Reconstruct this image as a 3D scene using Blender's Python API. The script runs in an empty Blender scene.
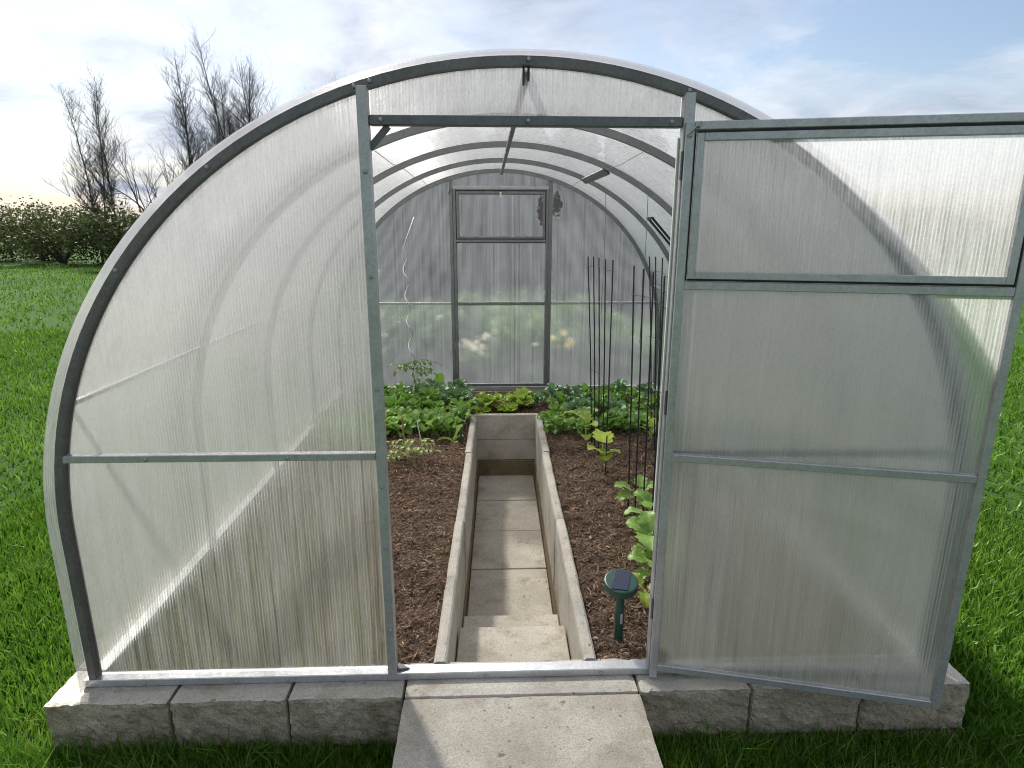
import bpy, bmesh, math, random
import numpy as np
from mathutils import Vector, Matrix, noise
random.seed(7); RNG = np.random.default_rng(7)
PI = math.pi
S = bpy.context.scene
COL = S.collection

# ------------------------------------------------------------------ mesh collector
class MB:
    def __init__(s): s.v = []; s.f = []; s.c = []
    def add(s, vs, fs):
        n = len(s.v); s.v += [tuple(v) for v in vs]; s.f += [tuple(i + n for i in f) for f in fs]; return s
    def box(s, x0, x1, y0, y1, z0, z1):
        return s.add([(x0,y0,z0),(x1,y0,z0),(x1,y1,z0),(x0,y1,z0),(x0,y0,z1),(x1,y0,z1),(x1,y1,z1),(x0,y1,z1)],
              [(0,3,2,1),(4,5,6,7),(0,1,5,4),(1,2,6,5),(2,3,7,6),(3,0,4,7)])
    def hexa(s, b, t):            # bottom quad, top quad (same winding)
        return s.add(list(b)+list(t), [(0,3,2,1),(4,5,6,7),(0,1,5,4),(1,2,6,5),(2,3,7,6),(3,0,4,7)])
    def bar(s, a, b, w, h, up=(0,0,1)):
        a, b = Vector(a), Vector(b); d = (b-a).normalized(); u = Vector(up)
        r = d.cross(u).normalized(); u = r.cross(d)
        q = [a-r*w/2-u*h/2, a+r*w/2-u*h/2, a+r*w/2+u*h/2, a-r*w/2+u*h/2]
        return s.hexa(q, [p+(b-a) for p in q])
    def tube(s, pts, r, n=6, cap=True):
        pts = [Vector(p) for p in pts]; N = len(pts)
        rs = r if isinstance(r, (list, tuple)) else [r]*N
        base = len(s.v); ref = None
        for i, p in enumerate(pts):
            d = (pts[min(i+1,N-1)]-pts[max(i-1,0)]).normalized()
            if ref is None:
                ref = Vector((1,0,0)) if abs(d.x) < .8 else Vector((0,1,0))
            a = (ref-d*ref.dot(d)).normalized(); ref = a; b = d.cross(a)
            for k in range(n):
                t = 2*PI*k/n; s.v.append(tuple(p+(a*math.cos(t)+b*math.sin(t))*rs[i]))
        for i in range(N-1):
            for k in range(n):
                k2 = (k+1) % n
                s.f.append((base+i*n+k, base+i*n+k2, base+(i+1)*n+k2, base+(i+1)*n+k))
        if cap:
            s.f.append(tuple(base+k for k in reversed(range(n)))); s.f.append(tuple(base+(N-1)*n+k for k in range(n)))
        return s
    def lathe(s, prof, c=(0,0,0), n=24):
        base = len(s.v)
        for r, z in prof:
            for k in range(n):
                t = 2*PI*k/n; s.v.append((c[0]+r*math.cos(t), c[1]+r*math.sin(t), c[2]+z))
        for i in range(len(prof)-1):
            for k in range(n):
                k2 = (k+1) % n; s.f.append((base+i*n+k, base+i*n+k2, base+(i+1)*n+k2, base+(i+1)*n+k))
        s.f.append(tuple(base+k for k in reversed(range(n)))); s.f.append(tuple(base+(len(prof)-1)*n+k for k in range(n)))
        return s
    def bolt(s, p, r=.006, d=(0,-1,0)):
        p = Vector(p); d = Vector(d).normalized(); q = d.to_track_quat('Z','Y').to_matrix()
        m = MB().lathe([(r,0),(r,.0025),(r*.8,.005),(r*.4,.0062)], n=8)
        return s.add([p+q@Vector(v) for v in m.v], m.f)
    def build(s, name, mat, parent=None, smooth=False, bevel=0, segs=1, normals=False):
        me = bpy.data.meshes.new(name); me.from_pydata(s.v, [], s.f)
        if bevel or normals:
            bm = bmesh.new(); bm.from_mesh(me)
            if normals: bmesh.ops.recalc_face_normals(bm, faces=bm.faces)
            if bevel: bmesh.ops.bevel(bm, geom=list(bm.edges), offset=bevel, segments=segs, affect='EDGES', profile=.6, clamp_overlap=True)
            bm.to_mesh(me); bm.free()
        me.materials.append(mat)
        if smooth: me.polygons.foreach_set('use_smooth', [True]*len(me.polygons))
        me.update()
        o = bpy.data.objects.new(name, me); COL.objects.link(o)
        if parent: o.parent = parent
        return o

def big_mesh(name, V, F, mat, attr=None, smooth=False, parent=None):      # V (n,3), F (m,k) arrays
    me = bpy.data.meshes.new(name); n, m, k = len(V), len(F), F.shape[1]
    me.vertices.add(n); me.vertices.foreach_set('co', V.astype(np.float32).ravel())
    me.loops.add(m*k); me.loops.foreach_set('vertex_index', F.astype(np.int32).ravel())
    me.polygons.add(m); me.polygons.foreach_set('loop_start', np.arange(0, m*k, k, dtype=np.int32))
    me.polygons.foreach_set('use_smooth', np.full(m, smooth))
    me.update(calc_edges=True)
    if attr is not None:
        a = me.attributes.new('tone', 'FLOAT', 'POINT'); a.data.foreach_set('value', attr.astype(np.float32))
    me.materials.append(mat)
    o = bpy.data.objects.new(name, me); COL.objects.link(o)
    if parent: o.parent = parent
    return o

def tag(o, label=None, cat=None, group=None, kind=None):
    if label: o['label'] = label
    if cat: o['category'] = cat
    if group: o['group'] = group
    if kind: o['kind'] = kind
    return o
def empty(name, loc=(0,0,0), rz=0):
    o = bpy.data.objects.new(name, None); COL.objects.link(o); o.location = loc; o.rotation_euler.z = rz
    o.empty_display_size = .05
    return o
def copy_tree(o, parent=None):
    c = o.copy(); COL.objects.link(c)
    if parent: c.parent = parent
    for ch in list(o.children): copy_tree(ch, c)
    return c
ORD = ['first','second','third','fourth','fifth','sixth','seventh','eighth','ninth','tenth','eleventh','twelfth']

# ------------------------------------------------------------------ materials
class NT:
    def __init__(s, name):
        s.m = bpy.data.materials.new(name); s.m.use_nodes = True; s.t = s.m.node_tree; s.t.nodes.clear()
        s.out = s.n('ShaderNodeOutputMaterial')
    def n(s, typ, **kw):
        nd = s.t.nodes.new(typ)
        for k, v in kw.items():
            if k.startswith('i_'):
                nd.inputs[k[2:].replace('_',' ')].default_value = v
            else: setattr(nd, k, v)
        return nd
    def l(s, a, b): s.t.links.new(a, b)
    def coord(s, scale=(1,1,1), kind='Object'):
        c = s.n('ShaderNodeTexCoord'); mp = s.n('ShaderNodeMapping'); mp.inputs['Scale'].default_value = scale
        s.l(c.outputs[kind], mp.inputs['Vector']); return mp.outputs[0]
    def noise(s, vec, scale=5, detail=4, rough=.55):
        x = s.n('ShaderNodeTexNoise'); x.inputs['Scale'].default_value = scale; x.inputs['Detail'].default_value = detail
        x.inputs['Roughness'].default_value = rough; s.l(vec, x.inputs['Vector']); return x.outputs['Fac']
    def ramp(s, fac, stops):
        r = s.n('ShaderNodeValToRGB'); e = r.color_ramp.elements
        while len(e) < len(stops): e.new(.5)
        for el, (p, c) in zip(e, stops):
            el.position = p; el.color = (c, c, c, 1) if isinstance(c, (int, float)) else (*c, 1)
        s.l(fac, r.inputs['Fac']); return r.outputs['Color']
    def math(s, op, a, b=None, clamp=False):
        m = s.n('ShaderNodeMath', operation=op, use_clamp=clamp)
        for i, x in enumerate((a, b)):
            if x is None: continue
            if isinstance(x, (int, float)): m.inputs[i].default_value = x
            else: s.l(x, m.inputs[i])
        return m.outputs[0]
    def mixc(s, fac, a, b, blend='MIX'):
        m = s.n('ShaderNodeMix', data_type='RGBA', blend_type=blend)
        for i, x in ((0, fac), (6, a), (7, b)):
            if isinstance(x, (int, float)): m.inputs[i].default_value = x
            elif isinstance(x, tuple): m.inputs[i].default_value = (*x, 1)
            else: s.l(x, m.inputs[i])
        return m.outputs[2]
    def mixs(s, fac, a, b):
        m = s.n('ShaderNodeMixShader')
        if isinstance(fac, (int, float)): m.inputs[0].default_value = fac
        else: s.l(fac, m.inputs[0])
        s.l(a, m.inputs[1]); s.l(b, m.inputs[2]); return m.outputs[0]
    def bump(s, h, strength=.3, dist=.01):
        b = s.n('ShaderNodeBump'); b.inputs['Strength'].default_value = strength; b.inputs['Distance'].default_value = dist
        s.l(h, b.inputs['Height']); return b.outputs[0]
    def pbr(s, color, rough=.6, metal=0, normal=None, spec=.5):
        p = s.n('ShaderNodeBsdfPrincipled'); p.inputs['Metallic'].default_value = metal
        p.inputs['Specular IOR Level'].default_value = spec
        for key, x in (('Base Color', color), ('Roughness', rough)):
            if isinstance(x, (int, float)): p.inputs[key].default_value = x
            elif isinstance(x, tuple): p.inputs[key].default_value = (*x, 1)
            else: s.l(x, p.inputs[key])
        if normal is not None: s.l(normal, p.inputs['Normal'])
        return p.outputs[0]
    def done(s, sh): s.l(sh, s.out.inputs['Surface']); return s.m

def m_simple(name, col, rough=.5, metal=0, var=.15, scale=40):
    t = NT(name); n = t.noise(t.coord(), scale, 4)
    c = t.mixc(n, tuple(x*(1-var) for x in col), tuple(min(1, x*(1+var)) for x in col))
    return t.done(t.pbr(c, rough, metal))

def m_steel(name, c0=(.37,.362,.368), c1=(.50,.492,.50), metal=.55, r0=.34):
    t = NT(name); v = t.coord()
    n = t.noise(v, 14, 6); n2 = t.noise(v, 300, 2); vo = t.n('ShaderNodeTexVoronoi'); vo.inputs['Scale'].default_value = 90; t.l(v, vo.inputs['Vector'])
    c = t.ramp(t.math('ADD', t.math('MULTIPLY', n, .75), t.math('MULTIPLY', vo.outputs['Distance'], .35)), [(.3, c0), (.7, c1)])
    c = t.mixc(t.ramp(t.noise(v, 45, 6, .75), [(.60, 0), (.70, .6)]), c, tuple(x*.55 for x in c0))
    r = t.ramp(n2, [(.3, r0), (.7, r0+.2)])
    return t.done(t.pbr(c, r, metal, t.bump(n2, .08, .001)))

def m_concrete(name, c0, c1, stain=(.20,.16,.11), stain_amt=.5, scale=1.0, pit=.4, fine=220):
    t = NT(name); v = t.coord(kind='Object'); oi = t.n('ShaderNodeObjectInfo')
    vv = t.n('ShaderNodeVectorMath', operation='ADD'); t.l(v, vv.inputs[0]); sc = t.n('ShaderNodeVectorMath', operation='SCALE'); sc.inputs[0].default_value = (7,3,5); t.l(oi.outputs['Random'], sc.inputs['Scale']); t.l(sc.outputs[0], vv.inputs[1]); v = vv.outputs[0]
    n = t.noise(v, 4*scale, 8, .65); f = t.noise(v, fine, 3, .6); g = t.noise(v, 38*scale, 6, .7)
    c = t.ramp(n, [(.3, c0), (.7, c1)])
    c = t.mixc(t.ramp(f, [(.33, .6), (.55, 0.0)]), c, tuple(x*.55 for x in c0))
    st = t.ramp(t.noise(v, 6*scale, 9, .72), [(.52, 0), (.66, stain_amt)])
    c = t.mixc(st, c, stain)
    pt = t.ramp(g, [(.3, 1), (.37, 0)])
    c = t.mixc(t.math('MULTIPLY', pt, .55), c, tuple(x*.35 for x in c0))
    h = t.math('ADD', t.math('MULTIPLY', f, .5), t.math('ADD', t.math('MULTIPLY', g, .8), t.math('MULTIPLY', pt, -.5)))
    return t.done(t.pbr(c, .9, 0, t.bump(h, pit, .006), .3))

def m_leaf(name, c0, c1, trans=.35, gloss=.35, vein=True, sat=(.5,.5)):
    t = NT(name); v = t.coord(kind='Object'); oi = t.n('ShaderNodeObjectInfo')
    n = t.noise(v, 22, 3); n2 = t.noise(v, 120, 3)
    f = t.math('ADD', t.math('MULTIPLY', n, .8), t.math('MULTIPLY', oi.outputs['Random'], .3))
    c = t.ramp(f, [(.3, c0), (.75, c1)])
    a = t.n('ShaderNodeAttribute', attribute_name='tone')
    c = t.mixc(t.math('MULTIPLY', a.outputs['Fac'], .55), c, tuple(min(1, x*1.5+.06) for x in c1))
    p = t.pbr(c, gloss, 0, t.bump(n2, .25, .004), .5)
    tr = t.n('ShaderNodeBsdfTranslucent'); t.l(t.mixc(.5, c, tuple(min(1, x*1.6) for x in c1)), tr.inputs['Color'])
    return t.done(t.mixs(trans, p, tr.outputs[0]))

def m_poly(name, axis='X', clear=.55, haze=(.82,.84,.84), streak=.5, low=True, drops=0., dirt=(.20,.205,.165), rear=None, see_blur=.35, run=.55, sfreq=75, sps=150, cla=.25, view_tint=0, zs=1., fk=.8):
    """twin-wall polycarbonate: clear share, milky share, blurred share, rib lines, run-down streaks"""
    t = NT(name); v = t.coord(kind='Object'); sep = t.n('ShaderNodeSeparateXYZ'); t.l(v, sep.inputs[0])
    ax = sep.outputs['X' if axis == 'X' else 'Y']
    rib = t.math('POWER', t.math('ABSOLUTE', t.math('SINE', t.math('MULTIPLY', ax, PI/.0098))), 6)     # one line every 9.8 mm
    fine = t.noise(t.coord((160, 160, 7*zs*zs) if axis == 'X' else (9, 160, 9)), 1, 3, .7)
    sv = t.coord((sfreq, sfreq, 1.1*zs) if axis == 'X' else (2, 60, 2)); sv2 = t.coord((31, 31, .5*zs) if axis == 'X' else (1.5, 9, 1.5))
    s1 = t.noise(sv, 1, 5, .7); s2 = t.noise(sv2, 1, 4, .6); cl = t.noise(v, 3.2, 5, .6); sp = t.noise(v, sps, 3, .65)
    st = t.math('MULTIPLY', t.ramp(s1, [(.46, 0), (.70, 1)]), t.ramp(s2, [(.36, .1), (.62, 1)]))
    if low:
        hz = t.math('MULTIPLY', t.math('SUBTRACT', 1.15, sep.outputs['Z']), 1.1, True)                # algal streaks and the painted green of the view behind gain downwards
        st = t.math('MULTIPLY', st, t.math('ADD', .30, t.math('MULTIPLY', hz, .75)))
    st = t.math('MULTIPLY', st, streak, True)
    # milky shader
    if view_tint: haze_in = t.mixc(t.math('MULTIPLY', t.math('MULTIPLY', hz, t.ramp(s2, [(.35, .3), (.65, 1)])), view_tint), haze, (.40,.47,.28))  # green seen through the sheet from behind, painted into the haze colour
    else: haze_in = haze
    hc = t.mixc(t.math('MULTIPLY', st, .5), t.mixc(t.math('MULTIPLY', rib, .5), haze_in, tuple(min(1, x*1.2) for x in haze)), dirt)
    hc = t.mixc(t.math('MULTIPLY', t.ramp(sp, [(.47, 0), (.66, 1)]), max(drops, .30)), hc, tuple(x*.5 for x in haze))
    if rear:                                                                                          # two soft dark blotches beside the rear door post
        mk = None
        for cx, cz, rx, rz in rear:
            dx = t.math('DIVIDE', t.math('SUBTRACT', sep.outputs['X'], cx), rx); dz = t.math('DIVIDE', t.math('SUBTRACT', sep.outputs['Z'], cz), rz)
            d = t.math('ADD', t.math('ADD', t.math('MULTIPLY', dx, dx), t.math('MULTIPLY', dz, dz)), t.math('MULTIPLY', t.math('SUBTRACT', t.noise(v, 16, 5, .65), .5), 2.6))
            q = t.ramp(d, [(.35, 1), (1.0, 0)]); mk = q if mk is None else t.math('MAXIMUM', mk, q)
        hc = t.mixc(t.math('MULTIPLY', mk, .97), hc, (.022,.02,.022))
    df = t.n('ShaderNodeBsdfDiffuse'); tl = t.n('ShaderNodeBsdfTranslucent'); t.l(hc, df.inputs[0]); t.l(hc, tl.inputs[0])
    milk = t.mixs(.68, df.outputs[0], tl.outputs[0])
    bp = t.bump(t.math('ADD', t.math('MULTIPLY', rib, .6), t.math('MULTIPLY', sp, .4)), .35, .004)
    rf = t.n('ShaderNodeBsdfRefraction'); ge = t.n('ShaderNodeNewGeometry'); t.l(t.math('SUBTRACT', 1.18, t.math('MULTIPLY', ge.outputs['Backfacing'], 1.18-1/1.18)), rf.inputs['IOR']); rf.inputs['Roughness'].default_value = .38
    rf.inputs['Color'].default_value = (.94,.94,.94,1); t.l(bp, rf.inputs['Normal'])
    tp = t.n('ShaderNodeBsdfTransparent'); tp.inputs[0].default_value = (.955,.955,.955,1)
    see = t.mixs(see_blur, tp.outputs[0], rf.outputs[0])
    k = t.math('ADD', 1-clear, t.math('ADD', t.math('MULTIPLY', rib, .16), t.math('ADD', t.math('MULTIPLY', t.math('SUBTRACT', cl, .5), cla), t.math('ADD', t.math('MULTIPLY', st, -run), t.math('MULTIPLY', t.math('SUBTRACT', fine, .5), fk)))), True)   # where water ran down, the mist is wiped off
    if rear: k = t.math('MAXIMUM', k, t.math('MULTIPLY', mk, .9))
    sh = t.mixs(k, see, milk)
    gl = t.n('ShaderNodeBsdfGlossy'); gl.inputs['Roughness'].default_value = .22; t.l(bp, gl.inputs['Normal'])
    lw = t.n('ShaderNodeLayerWeight'); lw.inputs['Blend'].default_value = .5                            # the same sheen from either side of a thin wall
    return t.done(t.mixs(t.math('ADD', .025, t.math('MULTIPLY', t.math('POWER', lw.outputs['Facing'], 5), .6)), sh, gl.outputs[0]))

M = {}
M['steel'] = m_steel('galvanised_steel')
M['steel_dark'] = m_steel('dark_steel', (.11,.109,.113), (.16,.158,.163))
M['steel_arch'] = m_steel('backlit_steel', (.105,.104,.108), (.165,.163,.168))  # front arch stands against the light; its shade is put into this colour
M['zinc'] = m_steel('bright_zinc', (.42,.43,.44), (.56,.57,.58), .7, .3)
M['steel_mid'] = m_steel('grey_steel', (.17,.175,.178), (.24,.246,.25))
M['bolt'] = m_steel('bolt_steel', (.25,.26,.26), (.35,.36,.36))
M['rubber'] = m_simple('black_rubber', (.02,.02,.022), .6)
M['white_strip'] = m_simple('white_seal', (.75,.74,.68), .5)
M['poly_front'] = m_poly('polycarbonate_front', 'X', .49, haze=(.60,.595,.585), streak=1., see_blur=.72, sfreq=140, run=.50, view_tint=.85)
M['poly_top'] = m_poly('polycarbonate_gable', 'X', .42, haze=(.52,.52,.52), streak=.25, low=False)
M['poly_rear'] = m_poly('polycarbonate_rear', 'X', .815, haze=(.53,.555,.62), streak=.55, low=False, dirt=(.26,.275,.31), see_blur=.8, sfreq=110, run=.2, zs=.3, fk=.3)
M['poly_rear_blot'] = m_poly('polycarbonate_rear_blotched', 'X', .815, haze=(.53,.555,.62), streak=.55, low=False, dirt=(.26,.275,.31), see_blur=.8, sfreq=110, run=.2, zs=.3, fk=.3, rear=[(.520,1.70,.065,.15)])
M['poly_rear_win'] = m_poly('polycarbonate_rear_window', 'X', .815, haze=(.53,.555,.62), streak=.55, low=False, dirt=(.26,.275,.31), see_blur=.8, sfreq=110, run=.2, zs=.3, fk=.3, rear=[(.80,1.64,.065,.17)])
M['poly_door'] = m_poly('polycarbonate_door', 'X', .50, haze=(.72,.72,.715), streak=1., see_blur=.65, sfreq=140, run=.4, view_tint=.4)
M['poly_roof'] = m_poly('polycarbonate_roof', 'Y', .52, haze=(.86,.86,.88), streak=.1, low=False, drops=.8, see_blur=.36, sps=55, cla=.08)
M['poly_edge'] = m_poly('polycarbonate_edge', 'Y', .50, haze=(.40,.40,.42), streak=.1, low=False, drops=.3)
def m_film():
    t = NT('clear_inner_wall'); tp = t.n('ShaderNodeBsdfTransparent'); tp.inputs[0].default_value = (.965,.965,.965,1)
    gl = t.n('ShaderNodeBsdfGlossy'); gl.inputs['Roughness'].default_value = .2; lw = t.n('ShaderNodeLayerWeight'); lw.inputs['Blend'].default_value = .5
    return t.done(t.mixs(t.math('ADD', .015, t.math('MULTIPLY', t.math('POWER', lw.outputs['Facing'], 5), .5)), tp.outputs[0], gl.outputs[0]))
M['film'] = m_film()
def two_walls(o, test):        # twin-wall sheet: ribbed milky outer wall, clear inner wall
    o.data.materials.append(M['film'])
    for p in o.data.polygons: p.material_index = 0 if test(p) else 1
    return o
OUTY = lambda p: p.normal.y < -.5
M['slab'] = m_concrete('path_concrete', (.44,.405,.335), (.66,.615,.53), (.24,.19,.12), .6, pit=.8)
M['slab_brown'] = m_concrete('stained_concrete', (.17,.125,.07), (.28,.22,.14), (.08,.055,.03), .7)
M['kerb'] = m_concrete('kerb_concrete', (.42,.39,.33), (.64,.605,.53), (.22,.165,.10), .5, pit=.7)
M['ramp'] = m_concrete('washed_concrete', (.36,.325,.265), (.62,.575,.50), (.24,.20,.15), .5, 1.0, 1.0, 230)
M['stone'] = m_concrete('split_stone', (.24,.20,.14), (.48,.42,.315), (.12,.09,.055), .65, 1.6, 1., 150)
M['cabbage'] = m_leaf('cabbage_leaf', (.075,.17,.05), (.20,.34,.16), .32, .45)
M['cabbage_green'] = m_leaf('green_cabbage_leaf', (.09,.22,.022), (.22,.40,.06), .42, .45)
M['radish'] = m_leaf('radish_leaf', (.10,.23,.03), (.26,.42,.09), .42, .45)
M['lettuce'] = m_leaf('lettuce_leaf', (.22,.36,.03), (.42,.54,.10), .45, .4)
M['pale'] = m_leaf('pale_leaf', (.18,.28,.05), (.38,.45,.14), .4, .45)
M['tomato'] = m_leaf('tomato_leaf', (.06,.13,.02), (.15,.24,.05), .3, .5)
M['squash'] = m_leaf('squash_leaf', (.12,.28,.03), (.30,.48,.11), .4, .4)
M['stem'] = m_simple('plant_stem', (.28,.36,.13), .5)
M['wood_stick'] = m_simple('stick_wood', (.30,.19,.10), .8)
M['tag_green'] = m_simple('green_plastic', (.01,.10,.065), .4)
M['black'] = m_simple('black_metal', (.016,.016,.018), .45)
M['alu'] = m_simple('bright_aluminium', (.75,.76,.76), .3, .9)
M['twine'] = m_simple('pale_twine', (.16,.20,.20), .8)
M['mole'] = m_simple('dark_green_plastic', (.014,.060,.043), .42, 0, .45)
M['sticker'] = m_simple('grey_sticker', (.45,.46,.46), .5)
def m_solar():
    t = NT('solar_cell'); v = t.coord(); w = t.n('ShaderNodeTexWave', wave_type='BANDS', bands_direction='X'); w.inputs['Scale'].default_value = 55; t.l(v, w.inputs[0])
    c = t.mixc(t.ramp(w.outputs['Fac'], [(.93, 0), (.97, 1)]), (.022,.03,.07), (.10,.11,.16))
    return t.done(t.pbr(c, .18))
M['solar'] = m_solar()
def m_soil():
    t = NT('bark_soil'); v = t.coord(); n = t.noise(v, 9, 6, .6); f = t.noise(v, 170, 4, .7); g = t.noise(v, 55, 4, .7)
    c = t.ramp(t.math('ADD', t.math('MULTIPLY', g, .6), t.math('MULTIPLY', f, .4)), [(.35, (.036,.023,.016)), (.5, (.155,.102,.07)), (.68, (.31,.215,.15))])
    c = t.mixc(t.math('MULTIPLY', n, .4), c, (.05,.03,.02))
    return t.done(t.pbr(c, .95, 0, t.bump(t.math('ADD', f, g), 1., .012), .15))
M['soil'] = m_soil()
def m_tone(name, stops, rough=.85, trans=0, spec=.3):
    t = NT(name); a = t.n('ShaderNodeAttribute', attribute_name='tone'); c = t.ramp(a.outputs['Fac'], stops)
    p = t.pbr(c, rough, 0, None, spec)
    if trans:
        tr = t.n('ShaderNodeBsdfTranslucent'); t.l(c, tr.inputs[0]); p = t.mixs(trans, p, tr.outputs[0])
    return t.done(p)
M['chips'] = m_tone('bark_chips', [(0, (.045,.027,.018)), (.45, (.205,.135,.092)), (.8, (.40,.28,.19)), (.95, (.46,.32,.21)), (1, (.50,.39,.26))])
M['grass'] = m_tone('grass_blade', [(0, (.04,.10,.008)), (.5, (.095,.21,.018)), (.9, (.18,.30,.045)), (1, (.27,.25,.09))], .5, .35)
M['bush'] = m_tone('bush_leaf', [(0, (.05,.10,.015)), (.5, (.10,.21,.03)), (1, (.20,.32,.06))], .55, .3)
M['shrub'] = m_tone('shrub_leaf', [(0, (.035,.045,.018)), (.5, (.075,.095,.03)), (1, (.14,.16,.065))], .6, .25)
M['conifer'] = m_tone('conifer_leaf', [(0, (.012,.028,.014)), (.5, (.025,.05,.025)), (1, (.05,.085,.035))], .6, .15)
M['yellow'] = m_tone('yellow_petal', [(0, (.75,.62,.10)), (1, (.85,.80,.30))], .6, .3)
M['white_petal'] = m_tone('white_petal', [(0, (.80,.78,.62)), (1, (.88,.87,.80))], .6, .3)
M['bark'] = m_simple('grey_bark', (.05,.042,.037), .9, 0, .4, 6)
M['bark_pale'] = m_simple('pale_birch_bark', (.085,.075,.068), .9, 0, .5, 5)
def m_ground():
    t = NT('lawn_ground'); v = t.coord(); n = t.noise(v, .5, 6, .6); f = t.noise(v, 60, 4, .7)
    c = t.ramp(t.math('ADD', t.math('MULTIPLY', n, .5), t.math('MULTIPLY', f, .5)), [(.35, (.018,.045,.008)), (.6, (.045,.10,.016)), (.75, (.09,.13,.03))])
    return t.done(t.pbr(c, .95, 0, t.bump(f, .8, .03), .1))
M['ground'] = m_ground()

# ------------------------------------------------------------------ greenhouse geometry
R, ZC, H, SP = 1.5, .5485, 2.0008, .9727
XL, XR, ZL, ZR = -.4494, .4840, 1.8405, .8217
YB = 4*SP
BH = H-ZC
def arch_pts(off=0., n=72, z0=0.):
    """outline of an arch pushed outwards by off, from the left foot over the top to the right foot"""
    P = [(-R-off, z0), (-R-off, z0+(ZC-z0)*.5)]
    for i in range(n+1):
        a = PI-PI*i/n; x, z = R*math.cos(a), BH*math.sin(a)
        nx, nz = math.cos(a)/R, math.sin(a)/BH; L = math.hypot(nx, nz)
        P.append((x+off*nx/L, ZC+z+off*nz/L))
    return P+[(R+off, z0+(ZC-z0)*.5), (R+off, z0)]
def zarch(x, off=0.): return ZC+(BH+off)*math.sqrt(max(0, 1-(x/(R+off))**2))
def arch_sweep(mb, o0, o1, y0, y1, z0=0., n=72):
    A, B = arch_pts(o0, n, z0), arch_pts(o1, n, z0); N = len(A); b = len(mb.v)
    for (ax, az), (bx, bz) in zip(A, B): mb.v += [(ax,y0,az),(bx,y0,bz),(bx,y1,bz),(ax,y1,az)]
    for i in range(N-1):
        for k in range(4):
            k2 = (k+1) % 4; mb.f.append((b+4*i+k, b+4*i+k2, b+4*i+4+k2, b+4*i+4+k))
    mb.f += [(b+3,b+2,b+1,b), tuple(b+4*(N-1)+k for k in range(4))]
    return mb
def plate(poly, y0, y1):          # polygon in XZ given thickness along Y
    n = len(poly); m = MB()
    m.add([(x,y0,z) for x,z in poly]+[(x,y1,z) for x,z in poly],
          [tuple(range(n)), tuple(reversed(range(n,2*n)))]+[(i,i+n,(i+1)%n+n,(i+1)%n) for i in range(n)])
    return m
def wall_poly(x0, x1, z0, top_off=-.004, n=40):
    return [(x0, z0), (x1, z0)]+[(x1+(x0-x1)*i/n, zarch(x1+(x0-x1)*i/n, top_off)) for i in range(n+1)]
def side_poly(xa, z0, sgn):       # from the foot of the arch to a post
    P = [p for p in arch_pts(-.004, 72, z0) if (p[0] < xa if sgn < 0 else p[0] > xa)]
    if sgn < 0: return P+[(xa, zarch(xa, -.004)), (xa, z0)]
    return [(xa, z0), (xa, zarch(xa, -.004))]+P

G = tag(empty('greenhouse'), 'arched greenhouse of ribbed translucent panels on a grey steel frame over two planting beds', 'greenhouse')
def gp(m, name, mat='steel', **k): return m.build(name, M[mat] if isinstance(mat, str) else mat, G, **k)
PT = .006
# front frame
gp(arch_sweep(MB(), -.013, .0105, -.020, .020), 'arch', 'steel_arch', normals=True)
for x in (XL, XR):
    m = MB().box(x-.0155, x+.0155, -.027, .010, -.024, zarch(x)-.004)
    gp(m, 'door_jamb', bevel=.002)
gp(MB().box(XL+.017, XR-.017, -.022, .014, ZL-.0135, ZL+.0135), 'lintel', 'steel_dark', bevel=.002)  # backlit bar, its shade put into the darker steel
gp(MB().box(-1.462, XL-.017, -.019, .008, ZR-.012, ZR+.012), 'cross_rail', bevel=.002)
gp(MB().box(XR+.017, 1.462, -.019, .008, ZR-.012, ZR+.012), 'cross_rail', bevel=.002)
gp(MB().box(-1.53, 1.53, -.024, .024, -.029, -.001), 'sill_rail', 'zinc', bevel=.0025)
bolt_at = [(XL, -.027, z) for z in (.18,.5,.72,1.05,1.4,1.7)]+[(x, -.024, -.016) for x in (-1.32,-1.0,-.82,-.62,-.12,.3,.8,1.2)]+[(x, -.019, ZR-.002) for x in (-.75,-1.2,.9)]
bolt_at += [(x, -.020, zarch(x)) for x in (XL-.02, XL+.024, .02, XR-.004, -.9, -1.2, .8, 1.1)]+[(x, -.022, ZL) for x in (XL+.05, XR-.05, .02)]
b0_ = gp(MB().bolt((0,0,0), .0068), 'bolt', 'bolt')
for i, q in enumerate(bolt_at):
    o = b0_ if i == 0 else b0_.copy()
    if i: COL.objects.link(o); o.parent = G
    o.location = q
# brackets in the door corners, on the sill and under the ridge
m = MB(); m.bar((XL+.012,-.002,ZL-.075), (XL+.068,-.002,ZL-.014), .020, .005, (0,1,0)); gp(m, 'corner_brace', 'steel_dark')
m = MB(); m.add([(XL+.017,-.012,.001),(XL+.06,-.002,.001),(XL+.017,.02,.001),(XL+.017,-.012,.012),(XL+.06,-.002,.004),(XL+.017,.02,.012)],[(0,2,1),(3,4,5),(0,1,4,3),(1,2,5,4),(2,0,3,5)]); gp(m, 'corner_bracket', 'steel_dark')
m = MB(); m.box(.004,.010,.0,.0095,H-.062,H-.014).box(.018,.024,.0,.0095,H-.050,H-.014); gp(m, 'ridge_bracket', 'black')
# inner and rear arches
for k in range(1, 4): gp(arch_sweep(MB(), -.016, .016, k*SP-.014, k*SP+.014, -.02), 'arch', 'steel_mid', normals=True)
gp(arch_sweep(MB(), -.016, .016, YB-.016, YB+.016), 'arch', 'steel_mid', normals=True)
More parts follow.
